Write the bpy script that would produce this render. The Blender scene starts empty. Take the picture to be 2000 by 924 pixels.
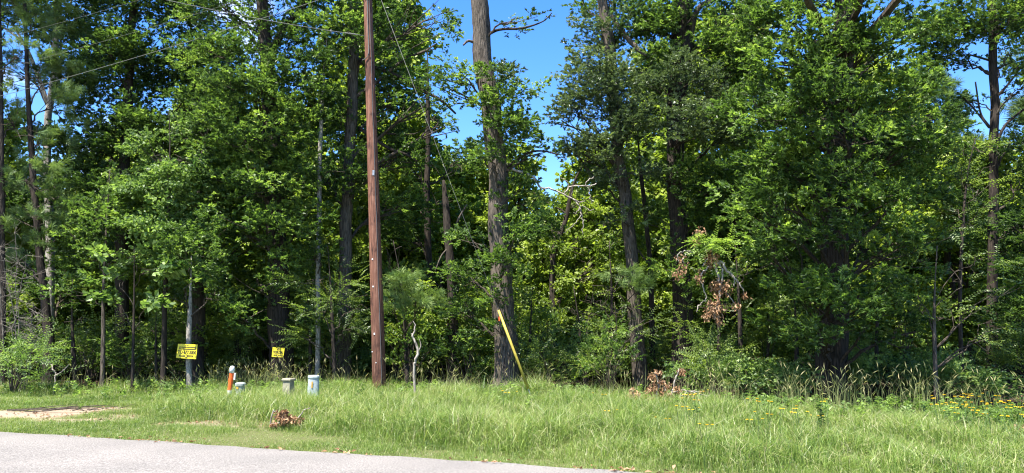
import bpy, math, random
import numpy as np
from mathutils import Vector

# ------------------------------------------------------------------ camera, world, sun, exposure
PITCH = math.atan(183.0 / 1500.0)
CAM_H = 1.5
scene = bpy.context.scene
COL = scene.collection
cam_data = bpy.data.cameras.new('camera')
cam_data.sensor_width = 36.0
cam_data.lens = 27.0
cam_data.clip_end = 2000.0
cam = bpy.data.objects.new('camera', cam_data)
cam.location = (0, 0, CAM_H)
cam.rotation_euler = (math.pi / 2 + PITCH, 0, 0)
COL.objects.link(cam)
scene.camera = cam

SUN = Vector((-0.25, -0.29, 0.92)).normalized()
EL = math.asin(SUN.z)
world = bpy.data.worlds.new('World')
scene.world = world
world.use_nodes = True
nt = world.node_tree
for n in list(nt.nodes):
    nt.nodes.remove(n)
w_out = nt.nodes.new('ShaderNodeOutputWorld')
w_bg = nt.nodes.new('ShaderNodeBackground')
w_sky = nt.nodes.new('ShaderNodeTexSky')
w_sky.sky_type = 'NISHITA'
w_sky.sun_disc = False
w_sky.sun_elevation = EL
w_sky.sun_rotation = math.atan2(SUN.x, SUN.y)
w_sky.air_density = 1.0
w_sky.dust_density = 0.0
w_sky.ozone_density = 4.0
w_bg.inputs['Strength'].default_value = 0.10
# fair weather clouds, kept to the part of the sky up and left
w_tc = nt.nodes.new('ShaderNodeTexCoord')
w_noise = nt.nodes.new('ShaderNodeTexNoise')
w_noise.inputs['Scale'].default_value = 4.5
w_noise.inputs['Detail'].default_value = 8
w_noise.inputs['Roughness'].default_value = 0.6
w_ramp = nt.nodes.new('ShaderNodeMapRange')
w_ramp.inputs['From Min'].default_value = 0.47
w_ramp.inputs['From Max'].default_value = 0.62
w_sep = nt.nodes.new('ShaderNodeSeparateXYZ')
w_side = nt.nodes.new('ShaderNodeMapRange')     # clouds thin out towards +X
w_side.inputs['From Min'].default_value = -0.16
w_side.inputs['From Max'].default_value = -0.32
w_mul = nt.nodes.new('ShaderNodeMath'); w_mul.operation = 'MULTIPLY'
w_mix = nt.nodes.new('ShaderNodeMixRGB')
w_mix.inputs[2].default_value = (6.5, 6.7, 6.9, 1)
nt.links.new(w_tc.outputs['Generated'], w_noise.inputs['Vector'])
nt.links.new(w_tc.outputs['Generated'], w_sep.inputs[0])
nt.links.new(w_noise.outputs['Fac'], w_ramp.inputs['Value'])
nt.links.new(w_sep.outputs['X'], w_side.inputs['Value'])
nt.links.new(w_ramp.outputs[0], w_mul.inputs[0])
nt.links.new(w_side.outputs[0], w_mul.inputs[1])
nt.links.new(w_mul.outputs[0], w_mix.inputs[0])
w_hsv = nt.nodes.new('ShaderNodeHueSaturation'); w_hsv.inputs['Saturation'].default_value = 1.30; w_hsv.inputs['Hue'].default_value = .513
nt.links.new(w_sky.outputs[0], w_hsv.inputs['Color']); nt.links.new(w_hsv.outputs[0], w_mix.inputs[1])
nt.links.new(w_mix.outputs[0], w_bg.inputs['Color'])
nt.links.new(w_bg.outputs[0], w_out.inputs['Surface'])

sun_data = bpy.data.lights.new('sun', 'SUN')
sun_data.energy = 5.0
sun_data.angle = math.radians(0.5)
sun_data.color = (1.0, 0.955, 0.88)
sun = bpy.data.objects.new('sun', sun_data)
sun.rotation_euler = (-SUN).to_track_quat('-Z', 'Y').to_euler()
sun.location = (0, 0, 30)
COL.objects.link(sun)

scene.view_settings.view_transform = 'Standard'
scene.view_settings.look = 'None'
scene.view_settings.gamma = 1.0
scene.view_settings.use_curve_mapping = False
scene.view_settings.exposure = 1.92
scene.render.engine = 'CYCLES'
cy = scene.cycles
cy.max_bounces = 6
cy.diffuse_bounces = 4
cy.glossy_bounces = 1
cy.transmission_bounces = 3
cy.transparent_max_bounces = 4
cy.use_denoising = True
cy.use_adaptive_sampling = False
cy.caustics_reflective = False
cy.caustics_refractive = False
cy.pixel_filter_type = 'BLACKMAN_HARRIS'
cy.filter_width = 1.15

rng = np.random.default_rng(11)
R = random.Random(5)

# ------------------------------------------------------------------ geometry helpers
F = 1500.0
CP, SP = math.cos(PITCH), math.sin(PITCH)

def at(px, py, d):
    """world point seen at pixel (px,py) of the 2000x924 photograph, d metres ahead"""
    u = (px - 1000) / F
    v = -(py - 462) / F
    x, y, z = u, CP - v * SP, SP + v * CP
    k = d / y
    return np.array([x * k, d, CAM_H + z * k])

def lattice_noise(x, y, seed, scale):
    r = np.random.default_rng(seed)
    g = r.random((97, 97))
    x = np.asarray(x, float) / scale; y = np.asarray(y, float) / scale
    xi = np.floor(x).astype(int); yi = np.floor(y).astype(int)
    fx = x - xi; fy = y - yi
    fx = fx * fx * (3 - 2 * fx); fy = fy * fy * (3 - 2 * fy)
    a = g[xi % 97, yi % 97]; b = g[(xi + 1) % 97, yi % 97]
    c = g[xi % 97, (yi + 1) % 97]; d = g[(xi + 1) % 97, (yi + 1) % 97]
    return (a * (1 - fx) + b * fx) * (1 - fy) + (c * (1 - fx) + d * fx) * fy

def ground_z(x, y):
    x = np.asarray(x, float); y = np.asarray(y, float)
    rd = road_dist(x, y)
    ramp = np.clip(rd / 2.0, 0, 1)
    z = ramp * (0.10 * (lattice_noise(x, y, 3, 2.3) - .5) + 0.04 * (lattice_noise(x, y, 4, .7) - .5))
    z = z - 0.03 + 0.02 * np.clip(rd, 0, 1)
    return z

# far edge of the road: a straight line through the two points where the photograph shows it
def gp(px, py):
    """ground point seen at a pixel"""
    u = (px - 1000) / F; v = -(py - 462) / F
    x, y, z = u, CP - v * SP, SP + v * CP
    k = -CAM_H / z
    return np.array([x * k, y * k])
E0 = gp(0, 844); E1 = gp(1100, 914)
ED = (E1 - E0) / np.linalg.norm(E1 - E0)
EN = np.array([-ED[1], ED[0]])          # towards the woods
def road_dist(x, y):
    return (np.asarray(x) - E0[0]) * EN[0] + (np.asarray(y) - E0[1]) * EN[1]

def back_edge(x):
    """depth at which the open grass gives way to the shade of the wood"""
    return np.interp(x, [-30, -12, -6, 0, 2.6, 4.2, 6, 8, 12, 30], [20, 19.0, 18.2, 17.4, 16.4, 14.6, 13.7, 13.2, 12.6, 11])

def mesh_obj(name, verts, faces_flat, nper, mat, parent=None, tint=None, smooth=False):
    """verts (N,3); faces_flat (M,nper) of a single polygon size"""
    me = bpy.data.meshes.new(name)
    verts = np.ascontiguousarray(verts, dtype=np.float32)
    faces_flat = np.ascontiguousarray(faces_flat, dtype=np.int32)
    nf = len(faces_flat)
    me.vertices.add(len(verts)); me.vertices.foreach_set('co', verts.ravel())
    me.loops.add(nf * nper); me.loops.foreach_set('vertex_index', faces_flat.ravel())
    me.polygons.add(nf)
    me.polygons.foreach_set('loop_start', np.arange(0, nf * nper, nper, dtype=np.int32))
    me.polygons.foreach_set('loop_total', np.full(nf, nper, dtype=np.int32))
    me.polygons.foreach_set('use_smooth', np.full(nf, smooth, dtype=bool))
    if tint is not None:
        a = me.attributes.new('tint', 'FLOAT', 'FACE')
        a.data.foreach_set('value', np.ascontiguousarray(tint, dtype=np.float32))
    me.update(calc_edges=True)
    me.materials.append(mat)
    o = bpy.data.objects.new(name, me)
    COL.objects.link(o)
    if parent is not None:
        o.parent = parent
    return o

def tag(o, label=None, cat=None, group=None, kind=None):
    if label: o['label'] = label
    if cat: o['category'] = cat
    if group: o['group'] = group
    if kind: o['kind'] = kind
    return o

def thing(name, label, cat, loc=(0, 0, 0), group=None, rz=0.0):
    o = bpy.data.objects.new(name, None)
    o.empty_display_size = 0.2
    o.location = loc; o.rotation_euler = (0, 0, rz)
    COL.objects.link(o)
    return tag(o, label, cat, group)

def copy_thing(src, loc, rz, s, label, group):
    c = src.copy(); COL.objects.link(c)
    c.location = loc; c.rotation_euler = (0, 0, rz); c.scale = (s[0], s[0], s[1])
    c['label'] = label; c['group'] = group
    for ch in src.children:
        k = ch.copy(); COL.objects.link(k); k.parent = c
        for g in ch.children:
            q = g.copy(); COL.objects.link(q); q.parent = k
    return c

def tube(pts, radii, sides=8, rough=0.0, seed=0, cap=True):
    """swept tube; returns verts, quads"""
    pts = np.asarray(pts, float); n = len(pts)
    radii = np.asarray(radii, float)
    tang = np.gradient(pts, axis=0)
    tang /= np.linalg.norm(tang, axis=1)[:, None] + 1e-9
    ref = np.array([0, 1, 0.0]) if abs(tang[0][1]) < .8 else np.array([1, 0, 0.0])
    vs = []
    rr = np.random.default_rng(seed)
    ridge = 1 + rough * (rr.random(sides) - .5)
    for i in range(n):
        a = np.cross(tang[i], ref); a /= np.linalg.norm(a) + 1e-9
        b = np.cross(tang[i], a)
        ref_i = radii[i] * (ridge + rough * .7 * (rr.random(sides) - .5))
        th = np.arange(sides) / sides * 2 * np.pi
        vs.append(pts[i] + (np.cos(th) * ref_i)[:, None] * a + (np.sin(th) * ref_i)[:, None] * b)
    v = np.concatenate(vs)
    f = []
    for i in range(n - 1):
        for j in range(sides):
            k = (j + 1) % sides
            f.append((i * sides + j, i * sides + k, (i + 1) * sides + k, (i + 1) * sides + j))
    if cap:
        c = len(v); v = np.vstack([v, pts[-1] + tang[-1] * radii[-1] * .3, pts[0]])
        for j in range(0, sides):
            k = (j + 1) % sides
            t = (n - 1) * sides
            f.append((t + j, t + k, c, c)); f.append((k, j, c + 1, c + 1))
    return v, np.array(f)

class Bag:
    """collects shapes into ONE mesh"""
    def __init__(s): s.v = []; s.f = []; s.n = 0
    def add(s, v, f):
        s.v.append(np.asarray(v, float)); s.f.extend([[i + s.n for i in q] for q in f]); s.n += len(v); return s
    def tube(s, *a, **k):
        v, f = tube(*a, **k); return s.add(v, f)
    def build(s, name, mat, parent=None, smooth=False, bevel=0):
        me = bpy.data.meshes.new(name)
        faces = []
        for q in s.f:
            q2 = []
            for i in q:
                if i not in q2: q2.append(i)
            faces.append(q2)
        me.from_pydata(np.concatenate(s.v).tolist(), [], faces)
        me.polygons.foreach_set('use_smooth', np.full(len(me.polygons), smooth, dtype=bool))
        me.materials.append(mat); me.update()
        o = bpy.data.objects.new(name, me); COL.objects.link(o)
        if parent is not None: o.parent = parent
        if bevel:
            m = o.modifiers.new('bevel', 'BEVEL'); m.width = bevel; m.segments = 2; m.limit_method = 'ANGLE'
        return o

def smooth_path(pts, n):
    """Catmull-Rom through pts (k,d) -> n samples"""
    pts = np.asarray(pts, float)
    if len(pts) == 2:
        t = np.linspace(0, 1, n)[:, None]
        return pts[0] * (1 - t) + pts[1] * t
    P = np.vstack([2 * pts[0] - pts[1], pts, 2 * pts[-1] - pts[-2]])
    out = []
    for s in np.linspace(0, len(pts) - 1 - 1e-6, n):
        i = int(s); t = s - i
        p0, p1, p2, p3 = P[i], P[i + 1], P[i + 2], P[i + 3]
        out.append(.5 * ((2 * p1) + (-p0 + p2) * t + (2 * p0 - 5 * p1 + 4 * p2 - p3) * t * t + (-p0 + 3 * p1 - 3 * p2 + p3) * t ** 3))
    return np.array(out)

# ------------------------------------------------------------------ materials
def new_mat(name):
    m = bpy.data.materials.new(name); m.use_nodes = True
    t = m.node_tree
    for n in list(t.nodes): t.nodes.remove(n)
    o = t.nodes.new('ShaderNodeOutputMaterial')
    return m, t, o

def N(t, typ, **kw):
    n = t.nodes.new(typ)
    for k, v in kw.items():
        if k in n.inputs: n.inputs[k].default_value = v
        else: setattr(n, k, v)
    return n

def ramp(t, stops):
    r = t.nodes.new('ShaderNodeValToRGB')
    e = r.color_ramp.elements
    while len(e) > 1: e.remove(e[-1])
    e[0].position = stops[0][0]; e[0].color = (*stops[0][1], 1)
    for p, c in stops[1:]:
        k = e.new(p); k.color = (*c, 1)
    return r

def leaf_mat(name, stops, rough=.45, spec=.45, trans=.48, tmul=(1.35, 1.42, .75)):
    m, t, o = new_mat(name)
    a = N(t, 'ShaderNodeAttribute', attribute_name='tint')
    r = ramp(t, stops)
    t.links.new(a.outputs['Fac'], r.inputs[0])
    p = N(t, 'ShaderNodeBsdfPrincipled', Roughness=rough)
    p.inputs['Specular IOR Level'].default_value = spec
    t.links.new(r.outputs[0], p.inputs['Base Color'])
    mu = N(t, 'ShaderNodeMixRGB', blend_type='MULTIPLY'); mu.inputs[0].default_value = 1
    mu.inputs[2].default_value = (*tmul, 1)
    t.links.new(r.outputs[0], mu.inputs[1])
    tr = N(t, 'ShaderNodeBsdfTranslucent'); t.links.new(mu.outputs[0], tr.inputs[0])
    mx = N(t, 'ShaderNodeMixShader'); mx.inputs[0].default_value = trans
    t.links.new(p.outputs[0], mx.inputs[1]); t.links.new(tr.outputs[0], mx.inputs[2])
    t.links.new(mx.outputs[0], o.inputs[0])
    return m

def bark_mat(name, c1, c2, scale=9, stretch=.14, bump=.6, patch=None):
    m, t, o = new_mat(name)
    tc = N(t, 'ShaderNodeTexCoord')
    mp = N(t, 'ShaderNodeMapping'); mp.inputs['Scale'].default_value = (1, 1, stretch)
    t.links.new(tc.outputs['Object'], mp.inputs[0])
    n1 = N(t, 'ShaderNodeTexNoise', Scale=scale * 3, Detail=8, Roughness=.7)
    vo = N(t, 'ShaderNodeTexVoronoi', Scale=scale * 2.2, feature='DISTANCE_TO_EDGE')
    t.links.new(mp.outputs[0], n1.inputs['Vector']); t.links.new(mp.outputs[0], vo.inputs['Vector'])
    n2 = N(t, 'ShaderNodeTexNoise', Scale=1.3, Detail=4); t.links.new(tc.outputs['Object'], n2.inputs['Vector'])
    ad = N(t, 'ShaderNodeMath', operation='MULTIPLY_ADD'); ad.inputs[1].default_value = 1.2
    t.links.new(vo.outputs['Distance'], ad.inputs[0]); t.links.new(n1.outputs['Fac'], ad.inputs[2])
    ad2 = N(t, 'ShaderNodeMath', operation='MULTIPLY_ADD'); ad2.inputs[1].default_value = .5
    t.links.new(n2.outputs['Fac'], ad2.inputs[0]); t.links.new(ad.outputs[0], ad2.inputs[2])
    r = ramp(t, [(.62, c1), (1.0, c2)])
    t.links.new(ad2.outputs[0], r.inputs[0])
    p = N(t, 'ShaderNodeBsdfPrincipled', Roughness=.9)
    p.inputs['Specular IOR Level'].default_value = .15
    t.links.new(r.outputs[0], p.inputs['Base Color'])
    b = N(t, 'ShaderNodeBump', Strength=bump, Distance=.03); t.links.new(ad.outputs[0], b.inputs['Height'])
    t.links.new(b.outputs[0], p.inputs['Normal'])
    t.links.new(p.outputs[0], o.inputs[0])
    return m

def plain_mat(name, col, rough=.5, spec=.4, noise=.12, scale=30, col2=None, metallic=0):
    m, t, o = new_mat(name)
    tc = N(t, 'ShaderNodeTexCoord')
    n1 = N(t, 'ShaderNodeTexNoise', Scale=scale, Detail=6, Roughness=.65)
    t.links.new(tc.outputs['Object'], n1.inputs['Vector'])
    c2 = col2 or tuple(c * (1 - noise * 2.2) for c in col)
    r = ramp(t, [(.38, c2), (.58, col)])
    t.links.new(n1.outputs['Fac'], r.inputs[0])
    p = N(t, 'ShaderNodeBsdfPrincipled', Roughness=rough, Metallic=metallic)
    p.inputs['Specular IOR Level'].default_value = spec
    t.links.new(r.outputs[0], p.inputs['Base Color'])
    t.links.new(p.outputs[0], o.inputs[0])
    return m

M = {}
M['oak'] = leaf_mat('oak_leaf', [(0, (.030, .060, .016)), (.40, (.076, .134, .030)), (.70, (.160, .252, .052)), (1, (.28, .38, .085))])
M['gloss'] = leaf_mat('water_oak_leaf', [(0, (.034, .060, .030)), (.5, (.082, .122, .055)), (.85, (.15, .20, .08)), (1, (.22, .28, .09))], rough=.38, spec=.65, trans=.34)
M['gum'] = leaf_mat('sweetgum_leaf', [(0, (.040, .088, .028)), (.5, (.112, .180, .048)), (1, (.25, .35, .10))], rough=.5, spec=.4)
M['deep'] = leaf_mat('woodland_leaf', [(0, (.040, .078, .018)), (.5, (.140, .200, .034)), (1, (.29, .36, .06))], trans=.52)
M['shade'] = leaf_mat('understorey_leaf', [(0, (.036, .076, .022)), (.5, (.112, .165, .038)), (1, (.25, .33, .07))], rough=.42, spec=.5)
M['needle'] = leaf_mat('pine_needle', [(0, (.050, .095, .030)), (.5, (.140, .215, .065)), (1, (.27, .36, .12))], rough=.5, spec=.4, trans=.3)
M['dead'] = leaf_mat('dead_leaf', [(0, (.10, .052, .026)), (.5, (.25, .14, .07)), (1, (.42, .28, .165))], rough=.7, spec=.2, trans=.2, tmul=(1.2, 1, .8))
M['grass'] = leaf_mat('grass_blade', [(0, (.035, .085, .016)), (.35, (.105, .182, .028)), (.65, (.205, .290, .056)), (.85, (.30, .35, .11)), (1, (.46, .43, .27))], rough=.45, spec=.5, trans=.4, tmul=(1.15, 1.2, .6))
M['seed'] = leaf_mat('seed_grass', [(0, (.08, .12, .03)), (.5, (.20, .23, .08)), (1, (.42, .37, .20))], rough=.6, spec=.3, trans=.35)
M['petal'] = leaf_mat('yellow_petal', [(0, (.78, .46, .01)), (1, (.86, .64, .03))], rough=.6, spec=.2, trans=.3, tmul=(1.1, 1.1, 1))
M['bark_dark'] = bark_mat('dark_bark', (.012, .010, .008), (.050, .039, .031))
M['bark_mid'] = bark_mat('grey_brown_bark', (.026, .021, .016), (.125, .103, .082), bump=.9)
M['bark_pale'] = bark_mat('pale_grey_bark', (.09, .08, .065), (.30, .27, .23), scale=7, stretch=.5, bump=.3)
M['twig'] = bark_mat('twig_bark', (.022, .018, .014), (.07, .056, .043), scale=5, stretch=.4, bump=.1)
M['deadwood'] = bark_mat('bleached_deadwood', (.10, .085, .07), (.34, .30, .25), scale=6, stretch=.3, bump=.3)

# ------------------------------------------------------------------ leaf sprays
def norm(a):
    return a / (np.linalg.norm(a, axis=-1, keepdims=True) + 1e-9)

def basis(d, up):
    x = norm(np.cross(d, up)); z = np.cross(x, d)
    return np.stack([x, d, z], axis=-1)         # columns

def leaf_shape(L, W, fold, droop):
    return np.array([[0, 0, 0], [-W / 2, .45 * L, fold], [0, L, -droop], [W / 2, .45 * L, fold]])
LEAF_F = np.array([[0, 3, 2], [0, 2, 1]])

def make_spray(kind, seed, leaf=1.0):
    r = np.random.default_rng(seed)
    out = []
    if kind == 'rosette':
        n, tw, L, W = 15, .20, .100 * leaf, .040 * leaf
        for i in range(n):
            t = r.uniform(.15, 1) if i < 8 else r.uniform(.85, 1)
            yaw = r.uniform(-1.9, 1.9) if i < 8 else r.uniform(-1.3, 1.3)
            pit = r.uniform(-.15, .7)
            d = np.array([math.sin(yaw) * math.cos(pit), math.cos(yaw) * math.cos(pit), math.sin(pit)])
            up = norm(np.array([r.normal(0, .6), r.normal(0, .6), 1.0]))
            s = r.uniform(.75, 1.2)
            out.append(leaf_shape(L * s, W * s, .010, .012) @ basis(d, up).T + np.array([0, tw * t, 0]))
    elif kind == 'broad':
        n, tw, L, W = 11, .26, .105 * leaf, .088 * leaf
        for i in range(n):
            t = (i + .5) / n
            yaw = (1 if i % 2 else -1) * r.uniform(.4, 1.5)
            pit = r.uniform(-.6, .3)
            d = np.array([math.sin(yaw) * math.cos(pit), math.cos(yaw) * math.cos(pit), math.sin(pit)])
            up = norm(np.array([r.normal(0, .6), r.normal(0, .6), 1.0]))
            s = r.uniform(.7, 1.15)
            out.append(leaf_shape(L * s, W * s, .014, .02) @ basis(d, up).T + np.array([0, tw * t, 0]) + d * .03)
    elif kind == 'flat':
        n, tw, L, W = 16, .50, .082 * leaf, .040 * leaf
        for i in range(n):
            t = (i + .5) / n
            yaw = (1 if i % 2 else -1) * r.uniform(.7, 1.2)
            pit = r.uniform(-.2, .15)
            d = np.array([math.sin(yaw) * math.cos(pit), math.cos(yaw) * math.cos(pit), math.sin(pit)])
            up = norm(np.array([r.normal(0, .2), r.normal(0, .2), 1.0]))
            s = r.uniform(.75, 1.15) * (1 - .3 * t)
            out.append(leaf_shape(L * s, W * s, .006, .008) @ basis(d, up).T + np.array([0, tw * t, -.08 * t * t]))
    elif kind == 'pine':
        n = 44
        for i in range(n):
            t = r.uniform(0, 1)
            yaw = r.uniform(-math.pi, math.pi); lean = r.uniform(.35, 1.15)
            d = np.array([math.sin(lean) * math.cos(yaw), math.cos(lean), math.sin(lean) * math.sin(yaw)])
            L = .17 * leaf * r.uniform(.75, 1.15); W = .0065 * leaf
            out.append(leaf_shape(L, W, .001, .02) @ basis(d, np.array([.3, .1, 1.0])).T + np.array([0, .16 * t, 0]))
    elif kind == 'weed':
        n, tw, L, W = 12, .16, .085 * leaf, .045 * leaf
        for i in range(n):
            t = (i + .5) / n
            yaw = r.uniform(-math.pi, math.pi)
            pit = r.uniform(.1, .8)
            # spray grows along +Y; leaves ring the stem
            d = norm(np.array([math.cos(yaw), .35, math.sin(yaw)]))
            s = r.uniform(.7, 1.2) * (1.1 - .4 * t)
            out.append(leaf_shape(L * s, W * s, .008, .02) @ basis(d, np.array([0.05, 1, .1])).T + np.array([0, tw * t, 0]))
    return np.array(out)            # (nleaf,4,3)

SPRAY = {}
def sprays(kind, leaf):
    k = (kind, round(leaf, 2))
    if k not in SPRAY:
        SPRAY[k] = [make_spray(kind, 100 + i, leaf) for i in range(5)]
    return SPRAY[k]

def leaf_cloud(pos, dirs, kind, leaf, tint, g, scale=(.8, 1.25), upj=.5):
    """place one spray per pos; returns verts, faces, tint per face"""
    V = []; T = []
    var = g.integers(0, 5, len(pos))
    for k in range(5):
        idx = np.where(var == k)[0]
        if len(idx) == 0: continue
        S = sprays(kind, leaf)[k]
        nl = len(S)
        up = np.array([0, 0, 1.0]) + g.normal(0, upj, (len(idx), 3))
        B = basis(norm(dirs[idx]), up)
        s = g.uniform(scale[0], scale[1], len(idx))
        v = np.einsum('mij,nj->mni', B, S.reshape(-1, 3)) * s[:, None, None] + pos[idx][:, None, :]
        V.append(v.reshape(-1, 3))
        tt = tint[idx][:, None] + g.normal(0, .09, (len(idx), nl))
        T.append(tt.reshape(-1))
    if not V: return np.zeros((0, 3)), np.zeros((0, 3), int), np.zeros(0)
    v = np.concatenate(V); tl = np.clip(np.concatenate(T), 0, 1)
    n = len(v) // 4
    f = (LEAF_F[None] + (np.arange(n) * 4)[:, None, None]).reshape(-1, 3)
    return v, f, np.repeat(tl, 2)

def ball(g, n, power=.5):
    d = norm(g.normal(0, 1, (n, 3)))
    return d * (g.random(n) ** power)[:, None]

# gaps cut into the canopy so that the sun reaches these points (point, radius)
GAPS = [(at(543, 688, 19.1), .42), (at(365, 686, 17.8), .35), (at(785, 540, 17.8), .5), (at(765, 490, 17.8), .4), (at(90, 260, 19.3), .5), (at(70, 380, 19.3), .45),
        (at(1100, 560, 21), .8), (at(1180, 630, 19), .7), (at(1060, 640, 20.5), .6), (at(1110, 470, 23), .8), (at(1150, 700, 20.5), .5),
        (at(330, 330, 18.4), .6), (at(640, 560, 18.3), .5), (at(270, 540, 17.8), .4), (at(1390, 540, 15.6), .5), (at(1230, 640, 19), .4), (at(1300, 600, 21), .5),
        (at(1000, 700, 22), .6), (at(1850, 560, 15.4), .5)]
_g = np.random.default_rng(4242)
for _k in range(210):        # small chinks cut at random to let sun flecks into the wood
    _px = _g.uniform(-50, 2050) if _k % 2 else _g.uniform(760, 1320)
    if _k % 7 == 0: GAPS.append((at(_g.uniform(1000, 1250), _g.uniform(440, 740), _g.uniform(19.5, 23)), _g.uniform(.3, .6)))
    GAPS.append((at(_px, _g.uniform(430, 745), _g.uniform(19, 25)), _g.uniform(.12, .30)))
SUNV = np.array(SUN)
OFFS = np.zeros(3)
KEEP_ALL = False
def in_gap(pos):
    w = pos + OFFS
    hit = np.zeros(len(w), bool)
    if KEEP_ALL: return hit
    for p, r in GAPS:
        q = w - p
        s = q @ SUNV
        d2 = (q * q).sum(1) - s * s
        hit |= (s > .08) & (d2 < r * r)
    return hit

def foliage_from_clumps(cc, cr, axis_pts, nspray, kind, leaf, g, bright=.25, base=.38, flat=.40, scale=(.8, 1.25)):
    """cc clump centres, cr radii"""
    n = len(cc)
    rep = np.repeat(np.arange(n), np.maximum(4, (1.4 * nspray * (cr / .45) ** 2).astype(int)))
    off = ball(g, len(rep), .45) * np.stack([cr[rep], cr[rep], cr[rep] * flat], 1)
    pos = cc[rep] + off
    ok = ~in_gap(pos)
    rep, off, pos = rep[ok], off[ok], pos[ok]
    outd = norm(cc - axis_pts)[rep]
    outd[:, 2] *= .4
    dirs = norm(off / cr[rep][:, None] * .9 + outd * .6 + np.array([0, 0, .12]) + g.normal(0, .25, (len(rep), 3)))
    ctint = base + g.normal(0, .17, n)
    t = ctint[rep] + g.normal(0, .07, len(rep))
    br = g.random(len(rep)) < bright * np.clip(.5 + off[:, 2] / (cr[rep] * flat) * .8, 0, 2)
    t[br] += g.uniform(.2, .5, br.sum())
    return leaf_cloud(pos, dirs, kind, leaf, t, g, scale)

SPEC = dict(
    pinelit=dict(kind='pine', mat='needle', leaf=1.0, nspray=14, bright=.3, base=.78),  # needle tint raised to stand in for sunlight on the small pine
    layer=dict(kind='flat', mat='shade', leaf=1.0, nspray=24, bright=.4, base=.62),
    oakbig=dict(kind='rosette', mat='oak', leaf=1.05, nspray=17, bright=.40, base=.36),
    oak=dict(kind='rosette', mat='oak', leaf=.86, nspray=23, bright=.42, base=.40),
    gloss=dict(kind='rosette', mat='gloss', leaf=.75, nspray=30, bright=.10, base=.50),
    gum=dict(kind='broad', mat='gum', leaf=.85, nspray=25, bright=.30, base=.52),
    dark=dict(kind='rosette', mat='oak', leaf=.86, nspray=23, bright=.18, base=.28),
    flat=dict(kind='flat', mat='shade', leaf=.9, nspray=16, bright=.28, base=.52),
    bigleaf=dict(kind='broad', mat='gum', leaf=1.5, nspray=10, bright=.1, base=.5),
    deep=dict(kind='broad', mat='deep', leaf=1.15, nspray=15, bright=.35, base=.55),
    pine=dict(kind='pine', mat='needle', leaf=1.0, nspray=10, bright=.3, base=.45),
)

UP_ = np.array([0, 0, 1.0])

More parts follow.
